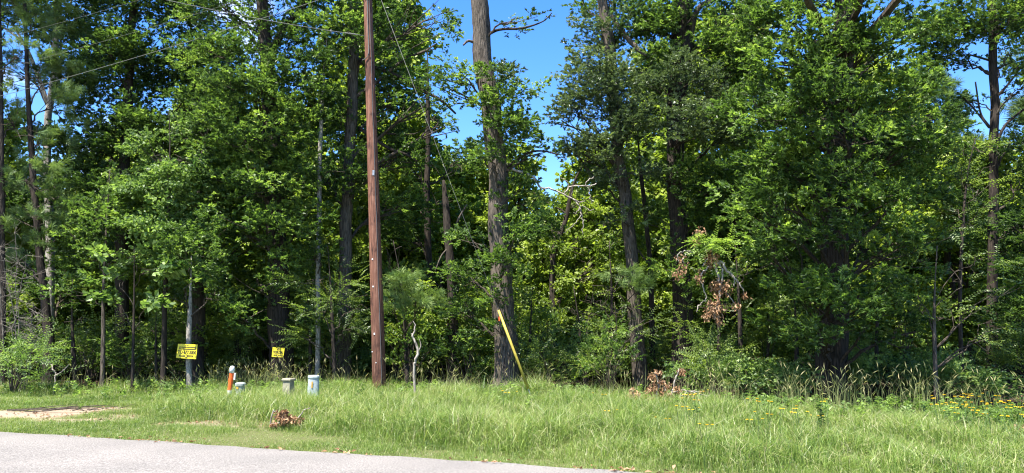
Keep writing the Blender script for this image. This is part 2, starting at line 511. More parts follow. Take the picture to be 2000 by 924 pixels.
def build_tree(name, label, cat, depth, trunk, blobs, spec='oak', bark='bark_dark', dens=5.0, group=None,
               seed=0, limbs=True, extra=(), clump=(.28, .55), sides=14, rough=.16, no_crown=False):
    """trunk: [(px,py,width_px)...] from top to base, traced in the photograph at the given distance"""
    g = np.random.default_rng(1000 + seed)
    base = at(trunk[-1][0], trunk[-1][1], depth)
    base[2] = float(ground_z(base[0], base[1])) - .05
    global OFFS, KEEP_ALL
    OFFS = base; KEEP_ALL = seed in (18, 20)
    root = thing(name, label, cat, base, group)
    tp = np.array([np.append(at(a, b, depth), w * depth / F / 2) for a, b, w in trunk[::-1]])
    tp[0, 2] = base[2]
    n = max(8, int((tp[-1, 2] - tp[0, 2]) / .22))
    sp = smooth_path(tp, n)
    fl = np.clip(1 - (sp[:, 2] - base[2]) / .5, 0, 1)
    if name != 'snag_tree': sp[:, 3] *= np.clip((sp[-1, 2] - sp[:, 2]) / 1.6, .12, 1) ** .7
    rad = np.maximum(sp[:, 3], .01) * (1 + .35 * fl ** 2)
    wob = np.stack([np.sin(np.arange(n) * .55 + seed), np.cos(np.arange(n) * .43 + seed), np.zeros(n)], 1) * (rad * .10)[:, None]
    pts = sp[:, :3] + wob - base
    b = Bag().tube(pts, rad, sides=sides, rough=rough, seed=seed)
    b.build('trunk', M[bark], root, smooth=True)
    V = []; Fc = []; T = []; nv = 0
    cfg = SPEC[spec]
    for bi, bl in enumerate(blobs):
        px, py, rx, ry = bl[:4]
        dd = bl[4] if len(bl) > 4 else 0
        dk = bl[5] if len(bl) > 5 else 1.0
        sp_name = bl[6] if len(bl) > 6 else spec
        c6 = SPEC[sp_name]
        d = depth + dd
        c = at(px, py, d) - base
        R3 = np.array([rx * d / F, min(rx * d / F, 1.3), ry * d / F])
        area = math.pi * R3[0] * R3[2]
        nc = max(3, int(area * dens * dk * 1.7))
        off = ball(g, nc, .42)
        cc = c + off * R3 * np.array([1.08, 1, 1.08])
        cr = g.uniform(clump[0], clump[1], nc)
        cr = np.minimum(cr, min(R3[0], R3[2]) * .9 + .05)
        cc[:, 2] = np.maximum(cc[:, 2], .25)
        # limb from the trunk to the middle of the blob
        zt = c[2] - min(1.5, .6 * np.linalg.norm(c[:2]) + .3)
        j = int(np.argmin(np.abs(pts[:, 2] - zt)))
        j = min(max(j, 2), len(pts) - 2)
        start = pts[j]
        ax = np.tile(start, (nc, 1)); ax[:, 2] = cc[:, 2] - .2
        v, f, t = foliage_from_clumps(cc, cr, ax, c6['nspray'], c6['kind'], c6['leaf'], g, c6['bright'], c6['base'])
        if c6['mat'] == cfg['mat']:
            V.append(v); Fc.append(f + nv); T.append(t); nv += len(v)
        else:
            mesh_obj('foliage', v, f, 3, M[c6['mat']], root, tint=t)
        if limbs:
            lb = Bag()
            r0 = min(rad[j] * .4, .012 + .018 * np.linalg.norm(c - start))
            mid = (start + c) / 2 + np.array([g.normal(0, .12), g.normal(0, .12), .12])
            path = smooth_path([start, mid, c + off[0] * R3 * .2], 9)
            path[1:-1] += g.normal(0, .03, (7, 3))
            lb.tube(path, np.linspace(r0, r0 * .35, 9), sides=6, rough=.2, seed=bi)
            for q in range(min(nc, 12)):
                a = path[g.integers(3, 8)]
                m2 = (a + cc[q]) / 2 + g.normal(0, .08, 3)
                lb.tube(smooth_path([a, m2, cc[q]], 5), np.linspace(r0 * .38, .006, 5), sides=4, seed=q, cap=False)
            lb.build('limb', M['twig'], root)
    for tr in extra:       # traced visible limbs: (list of (px,py,w), ddepth[, bark])
        dd = tr[1]
        p = np.array([np.append(at(a, b_, depth + dd * k / max(1, len(tr[0]) - 1)) - base, w * depth / F / 2)
                      for k, (a, b_, w) in enumerate(tr[0])])
        s2 = smooth_path(p, max(6, len(p) * 5))
        Bag().tube(s2[:, :3], np.maximum(s2[:, 3], .006), sides=8, rough=.2, seed=3).build(
            'limb', M[tr[2] if len(tr) > 2 else bark], root, smooth=True)
    if V:
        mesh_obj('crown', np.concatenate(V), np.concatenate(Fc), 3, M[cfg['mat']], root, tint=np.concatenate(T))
    return root

# ------------------------------------------------------------------ the setting: ground, road
def build_ground():
    xs = np.unique(np.concatenate([np.linspace(-400, -40, 13), np.linspace(-40, -14, 27), np.arange(-14, 14, .11), np.linspace(14, 40, 27), np.linspace(40, 400, 13)]))
    ys = np.unique(np.concatenate([np.linspace(-200, 6, 20), np.arange(6, 20, .11), np.linspace(20, 60, 41), np.linspace(60, 600, 20)]))
    X, Y = np.meshgrid(xs, ys, indexing='ij')
    Z = ground_z(X, Y)
    v = np.stack([X, Y, Z], -1).reshape(-1, 3)
    nx, ny = len(xs), len(ys)
    i, j = np.meshgrid(np.arange(nx - 1), np.arange(ny - 1), indexing='ij')
    a = (i * ny + j).ravel()
    f = np.stack([a, a + ny, a + ny + 1, a + 1], 1)
    m, t, o = new_mat('ground_soil')
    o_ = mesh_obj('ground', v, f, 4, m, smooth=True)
    me = o_.data
    at_ = me.attributes.new('bare', 'FLOAT', 'POINT')
    at_.data.foreach_set('value', bare_mask(v[:, 0], v[:, 1]).astype(np.float32))
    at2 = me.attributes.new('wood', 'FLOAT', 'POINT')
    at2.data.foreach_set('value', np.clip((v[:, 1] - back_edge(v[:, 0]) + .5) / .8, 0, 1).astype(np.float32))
    tc = N(t, 'ShaderNodeTexCoord')
    n1 = N(t, 'ShaderNodeTexNoise', Scale=9, Detail=8, Roughness=.7); t.links.new(tc.outputs['Object'], n1.inputs['Vector'])
    n2 = N(t, 'ShaderNodeTexNoise', Scale=60, Detail=6, Roughness=.7); t.links.new(tc.outputs['Object'], n2.inputs['Vector'])
    thatch = ramp(t, [(.35, (.055, .075, .022)), (.6, (.13, .125, .055))]); t.links.new(n2.outputs['Fac'], thatch.inputs[0])
    dirt = ramp(t, [(.35, (.17, .125, .085)), (.62, (.33, .265, .195))]); t.links.new(n2.outputs['Fac'], dirt.inputs[0])
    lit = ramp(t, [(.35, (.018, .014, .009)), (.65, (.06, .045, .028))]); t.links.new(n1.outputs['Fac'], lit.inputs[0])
    ab = N(t, 'ShaderNodeAttribute', attribute_name='bare'); aw = N(t, 'ShaderNodeAttribute', attribute_name='wood')
    m1 = N(t, 'ShaderNodeMixRGB'); t.links.new(ab.outputs['Fac'], m1.inputs[0]); t.links.new(thatch.outputs[0], m1.inputs[1]); t.links.new(dirt.outputs[0], m1.inputs[2])
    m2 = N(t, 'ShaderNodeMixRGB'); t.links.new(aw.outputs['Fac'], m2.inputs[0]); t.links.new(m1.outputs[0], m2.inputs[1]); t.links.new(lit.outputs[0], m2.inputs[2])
    p = N(t, 'ShaderNodeBsdfPrincipled', Roughness=.95); p.inputs['Specular IOR Level'].default_value = .1
    t.links.new(m2.outputs[0], p.inputs['Base Color'])
    b = N(t, 'ShaderNodeBump', Strength=.7, Distance=.03); t.links.new(n2.outputs['Fac'], b.inputs['Height']); t.links.new(b.outputs[0], p.inputs['Normal'])
    t.links.new(p.outputs[0], o.inputs[0])
    tag(o_, kind='structure')

def bare_mask(x, y):
    x = np.asarray(x, float); y = np.asarray(y, float)
    nz = (lattice_noise(x, y, 21, .6) - .5) * .9 + (lattice_noise(x, y, 22, .22) - .5) * .6
    m = np.zeros_like(x)
    for px, py, rx, ry in [(-40, 815, 1.6, .45), (60, 809, 1.5, .50), (150, 803, 1.4, .42), (235, 797, 1.3, .30), (330, 799, .7, .22), (130, 822, .8, .22),
                           (250, 815, .5, .25), (440, 829, .75, .30), (560, 832, .9, .32), (650, 838, .6, .25), (340, 828, .45, .2)]:
        c = gp(px, py)
        d = ((x - c[0]) / rx) ** 2 + ((y - c[1]) / ry) ** 2
        k = 1.0 if px < 250 else .55
        m = np.maximum(m, np.clip((1.25 - d + nz * 1.3) * 1.6, 0, 1) * k)
    return m

build_ground()

def build_road():
    W = 7.2
    L = np.unique(np.concatenate([np.linspace(-300, -20, 10), np.arange(-20, 30, .12), np.linspace(30, 300, 10)]))
    rows = []
    for k, w in enumerate([0, .25, 1.5, 3.6, W]):
        jit = (lattice_noise(L, L * 0, 31, .35) - .5) * .09 + (lattice_noise(L, L * 0, 32, 1.8) - .5) * .12 if k == 0 else 0 * L
        P = E0[None] + L[:, None] * ED[None] - (w + jit)[:, None] * EN[None]
        z = np.full(len(L), [.004, .02, .03, .045, .0][k])
        rows.append(np.column_stack([P, z]))
    v = np.concatenate(rows); n = len(L)
    f = [(k * n + i, (k + 1) * n + i, (k + 1) * n + i + 1, k * n + i + 1) for k in range(4) for i in range(n - 1)]
    m, t, o = new_mat('worn_chipseal')
    tc = N(t, 'ShaderNodeTexCoord')
    n1 = N(t, 'ShaderNodeTexNoise', Scale=48, Detail=5, Roughness=.85); n2 = N(t, 'ShaderNodeTexNoise', Scale=.9, Detail=5)
    vo = N(t, 'ShaderNodeTexVoronoi', Scale=85)
    for q in (n1, n2, vo): t.links.new(tc.outputs['Object'], q.inputs['Vector'])
    r1 = ramp(t, [(.36, (.076, .069, .062)), (.50, (.156, .145, .134)), (.64, (.275, .255, .236))]); t.links.new(n1.outputs['Fac'], r1.inputs[0])
    r2 = ramp(t, [(.35, (.88, .88, .88)), (.65, (1.05, 1.04, 1.03))]); t.links.new(n2.outputs['Fac'], r2.inputs[0])
    mm = N(t, 'ShaderNodeMixRGB', blend_type='MULTIPLY'); mm.inputs[0].default_value = 1
    t.links.new(r1.outputs[0], mm.inputs[1]); t.links.new(r2.outputs[0], mm.inputs[2])
    p = N(t, 'ShaderNodeBsdfPrincipled', Roughness=.85); p.inputs['Specular IOR Level'].default_value = .25
    t.links.new(mm.outputs[0], p.inputs['Base Color'])
    b = N(t, 'ShaderNodeBump', Strength=.5, Distance=.01); t.links.new(vo.outputs['Distance'], b.inputs['Height']); t.links.new(b.outputs[0], p.inputs['Normal'])
    t.links.new(p.outputs[0], o.inputs[0])
    r = mesh_obj('road', v, np.array(f), 4, m)
    tag(r, kind='structure')
build_road()

# ------------------------------------------------------------------ trees at the edge of the wood
OAK, PINE, GUM = 'oak', 'pine', 'gum'
T_ = build_tree

# left edge: two pines with soft needle tufts
T_('pine_tree', 'dark thin pine trunk cut by the left edge of the photo, wispy needle tufts', 'pine tree', 19.0,
   [(-10, -420, 4), (0, 100, 8), (4, 400, 10), (6, 762, 13)],
   [(10, 230, 60, 60, 0, 1), (40, 110, 55, 45, 0, .8), (-30, 340, 70, 50, 0, 1), (20, -80, 90, 90, 0, .8), (-10, 440, 50, 30), (-20, -250, 90, 100)],
   spec='pine', seed=1, dens=5, bark='bark_dark', rough=.2)
T_('pine_tree', 'slim pine with pale green needle tufts over a dark leaning trunk, left side', 'pine tree', 19.4,
   [(40, -380, 4), (50, 60, 7), (62, 300, 11), (78, 500, 14), (94, 640, 18), (98, 755, 24)],
   [(80, 265, 55, 40, 0, 1), (110, 205, 45, 30, 0, 1), (60, 335, 60, 40), (115, 385, 55, 25), (90, 430, 40, 25), (70, 150, 60, 45, 0, .9), (60, 20, 80, 60, 0, .7), (50, -160, 110, 120), (120, 470, 35, 25, .2), (30, 500, 40, 24)],
   spec='pine', seed=2, dens=5)
T_('oak_tree', 'pale forked hardwood trunk rising behind the two left pines', 'tree', 22.0,
   [(118, -160, 9), (110, 40, 11), (108, 120, 12), (98, 200, 13), (92, 260, 13), (95, 400, 15), (100, 750, 18)],
   [(60, 30, 110, 50, .3, 1), (170, 40, 100, 60, .5, .9), (30, 130, 50, 40, .5, .5), (190, 150, 90, 60, .8, .8), (60, -120, 200, 100, 0, .9),
    (60, 400, 90, 60, 1.5), (130, 560, 80, 60, 1.2, 1, 'dark')],
   spec='dark', bark='bark_pale', seed=3, dens=5,
   extra=[([(92, 200, 9), (75, 150, 8), (52, 95, 7), (30, 70, 5), (0, 50, 3)], -.3, 'deadwood'), ([(52, 95, 6), (35, 65, 5), (22, 45, 3)], .1, 'deadwood'),
          ([(98, 190, 6), (118, 130, 5), (120, 60, 4), (140, 0, 3)], .2)])
T_('oak_tree', 'tall dense oak filling the upper left behind the mint green sweetgum', 'tree', 21.0,
   [(300, -260, 8), (262, 0, 13), (250, 200, 17), (240, 420, 21), (235, 755, 26)],
   [(220, 130, 110, 75, 0, 1.1), (330, 110, 120, 80, .4, 1.1), (180, 270, 90, 70, -.3, 1), (280, 230, 100, 70, 0, 1), (200, 390, 100, 70, -.3), (140, 330, 60, 60, .5, .8),
    (290, 20, 130, 50, .4, .9), (250, -140, 220, 110, 0, .8), (400, 200, 80, 90, .8, 1), (180, 480, 90, 50, 0, .9), (300, 330, 90, 80, .8), (330, -40, 130, 60, 0, .8)],
   spec='dark', seed=4, dens=5.2)
T_('oak_tree', 'yellow green leafed young oak between left pines and sweetgum', 'tree', 18.8,
   [(215, 330, 3), (205, 500, 5), (202, 620, 7), (200, 765, 9)],
   [(230, 370, 45, 35, -.1, 1), (205, 430, 70, 40, 0, 1), (175, 480, 50, 30, .2, .8), (235, 500, 60, 35, -.1, .6), (140, 560, 50, 30, .3, .6), (215, 340, 25, 25, 0, .8)],
   spec='oak', seed=5, dens=4.4, bark='bark_mid')
T_('sweetgum_tree', 'mint green leafed young sweetgum with a pointed top, brightest crown left of the utility pole', 'tree', 18.6,
   [(330, 215, 2), (332, 300, 4), (328, 450, 7), (322, 600, 9), (318, 768, 12)],
   [(335, 255, 28, 35, 0, 1.2), (300, 300, 45, 40, 0, 1.1), (355, 315, 55, 40, 0, 1.1), (315, 370, 65, 45, -.1, 1.2), (370, 385, 55, 40, .1, 1), (300, 440, 60, 45, 0, 1),
    (365, 455, 60, 40, 0, 1), (330, 510, 65, 40, 0, .9), (275, 370, 30, 30, .2, .8), (385, 520, 40, 35, .3, .7)],
   spec='gum', seed=6, dens=5, clump=(.22, .42))
T_('oak_sapling', 'low sapling with very large pale lobed leaves below the sweetgum', 'tree', 17.9,
   [(262, 480, 2), (262, 600, 4), (258, 768, 6)],
   [(255, 505, 60, 25, 0, 1.4), (300, 525, 35, 22, -.1, 1.4), (225, 540, 40, 20, .1, 1), (300, 595, 30, 18, -.2, 1.6), (215, 590, 30, 18, 0, .8)],
   spec='bigleaf', seed=7, dens=5, clump=(.2, .36))
T_('oak_tree', 'slender pale grey trunk that carries the phone number sign', 'tree', 18.0,
   [(374, 500, 5), (371, 600, 9), (369, 690, 10), (371, 775, 12)],
   [(375, 490, 40, 35, -.5, 1.3), (420, 480, 50, 40, .3, .9), (380, 545, 45, 22, -.5, 1.2), (345, 575, 40, 25, .6, .8, 'dark'), (420, 570, 50, 30, .3, .8)],
   spec='oak', bark='bark_pale', seed=8, dens=4, rough=.1)
T_('oak_tree', 'short thick dark trunk close behind the phone number sign', 'tree', 19.6,
   [(392, 300, 14), (388, 500, 20), (386, 620, 26), (384, 755, 30)],
   [(440, 380, 70, 60, .2, 1), (400, 250, 70, 60, .8, 1), (450, 610, 60, 40, 1.0, .8, 'dark'), (340, 640, 60, 40, 1.0, .8, 'dark')],
   spec='dark', seed=9, dens=5)
T_('oak_tree', 'large oak whose dark trunk carries the no trespassing sign', 'oak tree', 19.6,
   [(470, -420, 8), (500, -100, 18), (520, 100, 26), (535, 350, 34), (545, 600, 40), (548, 757, 50)],
   [(440, 110, 75, 55, -.9, 1.2), (500, 170, 70, 50, -1.1, 1.1), (430, 200, 60, 45, -.8, 1.1), (560, 130, 70, 60, -.6, 1), (470, 280, 75, 50, -1, 1.1), (560, 260, 70, 55, -.8, 1),
    (610, 200, 60, 60, -.4, .9), (450, 350, 60, 45, -.8, 1), (530, 370, 80, 45, -1, .9), (480, 440, 75, 45, -1.1, 1.1), (585, 440, 60, 45, -.8, .9), (500, 540, 60, 35, -1.1, .8),
    (470, 620, 60, 35, -.9, .7), (590, 350, 55, 45, -.6, .9), (540, 30, 90, 50, -.2, .8), (430, 20, 90, 45, 0, .8), (480, -130, 220, 100, 0, .8), (560, 500, 50, 30, -.9, .7)],
   spec='oak', seed=10, dens=4.8,
   extra=[([(524, 110, 20), (560, 50, 14), (590, 15, 12), (625, -30, 9)], -.4), ([(520, 80, 9), (470, 40, 6), (430, 10, 4)], .3)])
T_('oak_tree', 'very slim mottled trunk seen between the no trespassing oak and the utility pole', 'tree', 19.0,
   [(640, 60, 3), (632, 150, 6), (626, 280, 8), (622, 450, 9), (621, 600, 9), (620, 755, 10)],
   [(615, 500, 45, 35, -.3, 1), (635, 90, 50, 50, -.3, .8), (650, 330, 40, 30, -.1, .6), (610, 620, 40, 40, .2, .8)],
   spec='oak', bark='bark_pale', seed=11, dens=4)
T_('oak_tree', 'straight grey trunk just left of the utility pole, dark crown', 'tree', 20.0,
   [(700, -380, 8), (693, -50, 16), (690, 150, 20), (680, 350, 22), (674, 520, 24), (670, 755, 28)],
   [(650, 60, 75, 70, -.3, 1, 'oak'), (770, 70, 60, 80, -.2, 1.1), (700, 330, 45, 60, -.6, .8), (690, 60, 50, 60, -.5, .8, 'oak'), (850, 90, 30, 25, -.1, .6), (660, 230, 50, 70, .4, 1), (770, 200, 60, 70, .3, 1), (800, 300, 60, 50, .3, .9), (830, 210, 60, 25, -.2, 1),
    (850, 250, 60, 25, -.2, .7), (840, 30, 80, 30, .1, .9, 'oak'), (640, -120, 120, 70, 0, .7), (640, 350, 50, 60, .7, .8, 'oak'), (780, 400, 60, 50, .8, .8, 'oak')],
   spec='dark', bark='bark_mid', seed=12, dens=5,
   extra=[([(702, 250, 8), (760, 290, 7), (790, 300, 6), (815, 315, 4)], -.3, 'bark_dark'), ([(700, 120, 9), (780, 150, 8), (815, 172, 8), (860, 195, 6), (890, 222, 4)], -.5, 'bark_dark')])
T_('understorey_tree', 'leafy glossy small tree with whitish leaf glints just left of the utility pole foot', 'tree', 18.6,
   [(640, 480, 3), (648, 600, 6), (655, 765, 9)],
   [(620, 540, 60, 30, 0, 1), (680, 560, 50, 35, .1, 1), (610, 600, 60, 30, -.1, 1), (670, 640, 50, 35, 0, .9), (595, 660, 45, 25, .1, .7), (700, 600, 40, 30, .2, .8), (640, 700, 60, 22, .2, .6)],
   spec='flat', seed=13, dens=4.6, clump=(.22, .4))
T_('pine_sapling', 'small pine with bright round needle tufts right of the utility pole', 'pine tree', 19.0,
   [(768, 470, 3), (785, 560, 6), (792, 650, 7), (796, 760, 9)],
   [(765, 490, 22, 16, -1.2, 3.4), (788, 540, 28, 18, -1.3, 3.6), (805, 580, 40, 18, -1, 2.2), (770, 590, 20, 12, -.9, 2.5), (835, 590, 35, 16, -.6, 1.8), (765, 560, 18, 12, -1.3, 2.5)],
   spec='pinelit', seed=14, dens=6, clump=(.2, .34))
T_('oak_tree', 'straight dark middle-sized trunk, first of the bare trunks right of the pole', 'tree', 22.5,
   [(835, 100, 8), (836, 280, 10), (834, 420, 13), (841, 560, 14), (843, 745, 17)],
   [(800, 330, 60, 50, .5, .8), (860, 400, 55, 40, .8, .8), (790, 460, 60, 40, .8, .8), (890, 320, 50, 40, .8, .8), (830, 230, 60, 50, 1.0, .7)],
   spec='oak', seed=15, dens=4.5)
T_('snag_tree', 'blackened broken-topped trunk between the bare trunks and the big vine-clad tree', 'tree', 20.0,
   [(866, 352, 5), (870, 400, 12), (876, 470, 15), (882, 560, 18), (884, 650, 20), (889, 757, 24)],
   [(900, 545, 30, 22, -.2, 1)],
   spec='oak', seed=16, dens=4, rough=.35,
   extra=[([(884, 470, 7), (895, 430, 5), (912, 400, 3)], -.2, 'bark_mid'), ([(880, 480, 4), (862, 500, 3), (850, 530, 2)], -.2, 'bark_mid')])
T_('oak_tree', 'thin dark stem standing against the blackened snag', 'tree', 21.0,
   [(858, 500, 4), (864, 600, 8), (866, 680, 9), (865, 752, 10)],
   [(850, 520, 30, 25, .3, .8)], spec='oak', seed=17, dens=4)
T_('oak_tree', 'biggest trunk in the middle, rough grey bark and leafy vine, guy wire passing in front', 'oak tree', 18.8,
   [(930, -420, 18), (934, -150, 26), (936, 0, 33), (944, 120, 36), (962, 240, 38), (972, 350, 36), (975, 480, 40), (983, 600, 42), (990, 758, 48)],
   [(955, 175, 44, 45, -.7, .9), (990, 230, 58, 45, -.7, .9), (895, 140, 45, 40, -.1, .8), (960, 310, 35, 30, -.7, .7), (875, 170, 45, 40, .5, .6), (1010, 250, 45, 35, 0, .8), (930, 300, 40, 40, .3, .8), (1015, 330, 30, 40, .2, .6, 'dark'),
    (1000, 455, 55, 32, -.8, 1.2), (1050, 430, 45, 35, .1, 1), (985, 520, 40, 32, -.8, 1.2), (930, 470, 45, 30, .2, .9), (900, 600, 45, 35, .4, .9), (920, 540, 40, 30, .3, .9), (1030, 400, 40, 22, .1, .8), (965, 575, 35, 22, -.4, .8), (985, 145, 40, 25, -.7, .7, 'gloss'), (1010, 380, 45, 22, -.6, .9),
    (1020, 35, 60, 22, -.2, .35, 'dark'), (1010, 170, 30, 30, -.2, .6), (960, 640, 26, 18, -.4, .7), (1060, 300, 25, 14, .1, .5)],
   spec='oak', bark='bark_mid', seed=18, dens=4.6, sides=22, rough=.2,
   extra=[([(948, 70, 8), (975, 58, 6), (1020, 55, 5), (1060, 42, 3), (1078, 25, 2)], -.4, 'bark_dark'), ([(930, 85, 6), (915, 80, 6), (905, 88, 4)], -.2, 'bark_mid'),
          ([(985, 330, 6), (1030, 300, 5), (1060, 295, 4), (1090, 302, 3)], -.1, 'bark_dark')])
T_('oak_tree', 'crooked dark stem leaning right behind the big vine-clad trunk', 'tree', 23.0,
   [(1150, 300, 5), (1120, 360, 8), (1105, 430, 9), (1085, 480, 12), (1079, 540, 12), (1082, 750, 15)],
   [(1130, 400, 50, 30, 0, .7), (1075, 440, 45, 40, .3, .9), (1130, 470, 60, 40, .3, 1), (1060, 500, 50, 40, .5, 1), (1130, 545, 60, 35, -.3, 1), (1050, 380, 35, 30, .3, .6), (1180, 520, 50, 40, 0, 1)],
   spec='deep', seed=19, dens=4.6)
T_('oak_tree', 'tall slim trunk right of the patch of blue sky, small glossy grey green leaves', 'oak tree', 20.0,
   [(1150, -420, 10), (1165, -150, 17), (1177, 0, 20), (1193, 130, 24), (1204, 280, 24), (1222, 400, 24), (1234, 520, 25), (1250, 756, 30)],
   [(1160, 140, 45, 50, -.2, 1), (1130, 215, 42, 45, -.3, 1), (1210, 190, 60, 50, -.6, 1.1), (1155, 285, 50, 40, -.6, 1), (1240, 260, 60, 45, -.6, 1.1), (1190, 130, 40, 50, -.7, 1.2), (1215, 420, 35, 20, -.5, .8), (1235, 590, 40, 25, -.4, .8, 'flat'), (1100, 235, 30, 15, -.2, .8), (1180, 60, 45, 40, .2, .9), (1190, 0, 60, 50, .5, 1, 'oak'), (1150, 90, 35, 35, .2, .9), (1260, 140, 60, 50, .5, 1, 'oak'), 
    (1240, 60, 60, 60, .4, 1, 'oak'), (1120, 290, 30, 14, -.2, .7), (1230, 340, 60, 25, -.4, 1), (1150, 20, 30, 25, .3, .7, 'oak'), (1170, 350, 40, 30, .4, .8, 'oak')],
   spec='gloss', bark='bark_mid', seed=20, dens=4.8,
   extra=[([(1195, 30, 9), (1218, 65, 12), (1245, 95, 11), (1262, 108, 6)], -.3, 'bark_mid'), ([(1160, 350, 8), (1140, 320, 5), (1125, 300, 3)], .2)])
T_('oak_tree', 'thin dark straight stem between the slim glossy oak and the wide forked oak', 'tree', 21.5,
   [(1244, 240, 5), (1252, 340, 8), (1262, 430, 9), (1272, 560, 10), (1275, 750, 12)],
   [(1280, 400, 40, 35, .3, .8), (1230, 470, 40, 30, .4, .8), (1290, 330, 40, 25, .3, .8)],
   spec='oak', seed=21, dens=4.4)
T_('oak_tree', 'wide dark trunk forking near the top of the photo, right of middle', 'oak tree', 20.4,
   [(1352, -420, 12), (1342, -150, 26), (1334, 0, 38), (1330, 110, 40), (1318, 260, 34), (1322, 420, 33), (1330, 560, 36), (1336, 757, 46)],
   [(1320, 160, 70, 45, -1.1, 1.1, 'gloss'), (1390, 190, 60, 50, -1, 1.1, 'gloss'), (1330, 250, 70, 45, -1.2, 1.1, 'gloss'), (1420, 260, 50, 40, -1, 1, 'gloss'), (1290, 60, 60, 60, -.3, .9), (1420, 70, 80, 60, -.4, 1),
    (1360, 350, 60, 40, -.8, 1), (1290, 340, 50, 35, -.6, .8), (1420, 350, 50, 45, -.8, 1), (1440, 150, 50, 50, -.6, 1), (1380, -110, 200, 90, 0, .9), (1380, 430, 55, 35, -.7, .9), (1300, 440, 40, 25, -.3, .6), (1330, 540, 50, 35, -.8, .9), (1340, 640, 45, 25, -.6, .7, 'flat'), (1340, 480, 40, 30, -.9, .9),
    (1440, 10, 70, 50, .2, .9), (1350, 20, 50, 40, -.8, .8)],
   spec='oak', bark='bark_dark', seed=22, dens=4.8,
   extra=[([(1345, 90, 20), (1352, 50, 14), (1365, 15, 12), (1400, -5, 10), (1440, -40, 7)], -.5, 'bark_mid'), ([(1348, 130, 14), (1375, 170, 10), (1400, 210, 9), (1440, 270, 6)], -.2),
          ([(1330, 80, 9), (1280, 60, 6), (1250, 58, 4)], -.3), ([(1380, 150, 9), (1430, 120, 9), (1438, 165, 8), (1450, 190, 6)], .2)])
# the great oak at right: dark crown with bright new shoots, foliage almost to the ground
T_('oak_tree', 'huge low-branched oak at right, dark mass of leaves with bright yellow green shoots', 'oak tree', 17.0,
   [(1650, -420, 20), (1652, -120, 34), (1648, 60, 44), (1640, 260, 48), (1632, 450, 48), (1622, 758, 58)],
   [(1620, 60, 80, 55, -1.2, 1.1), (1700, 90, 70, 50, -1.3, 1), (1540, 120, 70, 50, -1, 1.1), (1640, 160, 80, 50, -1.6, 1.1), (1740, 180, 70, 50, -1.3, 1), (1560, 220, 80, 50, -1.4, 1.1),
    (1660, 260, 90, 45, -1.7, 1), (1770, 280, 70, 50, -1.3, 1), (1510, 300, 70, 50, -1.1, 1.1), (1600, 340, 80, 45, -1.6, 1), (1700, 370, 90, 45, -1.7, 1), (1800, 370, 60, 45, -1.2, .9),
    (1540, 400, 80, 40, -1.3, .9), (1640, 450, 90, 40, -1.6, .7), (1760, 460, 80, 45, -1.4, .9), (1480, 400, 60, 45, -1, 1), (1500, 480, 70, 40, -1.1, .7), (1600, 540, 70, 35, -1.4, .5),
    (1720, 550, 80, 40, -1.4, .7), (1560, 630, 60, 35, -1.3, .6), (1500, 30, 70, 50, -.5, 1), (1780, 60, 60, 50, -.4, .8), (1620, -110, 220, 90, -.6, .9), (1680, 640, 60, 30, -1.3, .35),
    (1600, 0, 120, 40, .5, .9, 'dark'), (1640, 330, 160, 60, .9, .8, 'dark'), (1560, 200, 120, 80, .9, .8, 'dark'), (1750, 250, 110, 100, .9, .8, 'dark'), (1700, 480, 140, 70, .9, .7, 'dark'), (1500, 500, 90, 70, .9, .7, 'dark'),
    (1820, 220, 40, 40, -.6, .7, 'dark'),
    (1480, -215, 180, 70, -4.5, 1.1), (1750, -215, 200, 70, -4.5, 1.1), (1980, -215, 160, 70, -4.5, 1.1), (1700, -420, 300, 90, 0, .7), (1480, 210, 60, 60, -.8, 1), (1640, 570, 95, 45, -2.0, 1.2), (1620, 655, 85, 38, -1.9, .8), (1560, 580, 50, 30, -1.5, .8, 'dark'), (1800, 640, 60, 40, -1.0, .6, 'dark')],  # far-forward overhead blobs are added, out of view, to shade the ground
   spec='oakbig', seed=23, dens=4.3, sides=18,
   extra=[([(1650, 120, 16), (1700, 60, 10), (1730, 20, 7), (1760, -20, 5)], -.3), ([(1645, 240, 12), (1700, 280, 8), (1750, 300, 5)], -.6)])
T_('understorey_tree', 'flat layered sprays of small leaves over the dark lower right corner of the wood', 'tree', 15.6,
   [(1830, 480, 2), (1826, 560, 4), (1824, 640, 7), (1828, 765, 9)],
   [(1870, 540, 65, 14, -.2, 1.2), (1790, 510, 60, 14, 0, 1.1), (1910, 600, 60, 12, -.2, 1.1), (1840, 620, 60, 12, -.1, 1.0), (1920, 500, 50, 14, 0, 1), (1780, 590, 40, 12, .1, .8), (1910, 665, 45, 12, -.1, .8), (1850, 460, 60, 18, .1, 1),
    (1960, 560, 50, 12, -.1, 1), (1960, 640, 40, 12, 0, .8)],
   spec='layer', bark='bark_mid', seed=24, dens=5.5, clump=(.22, .42))
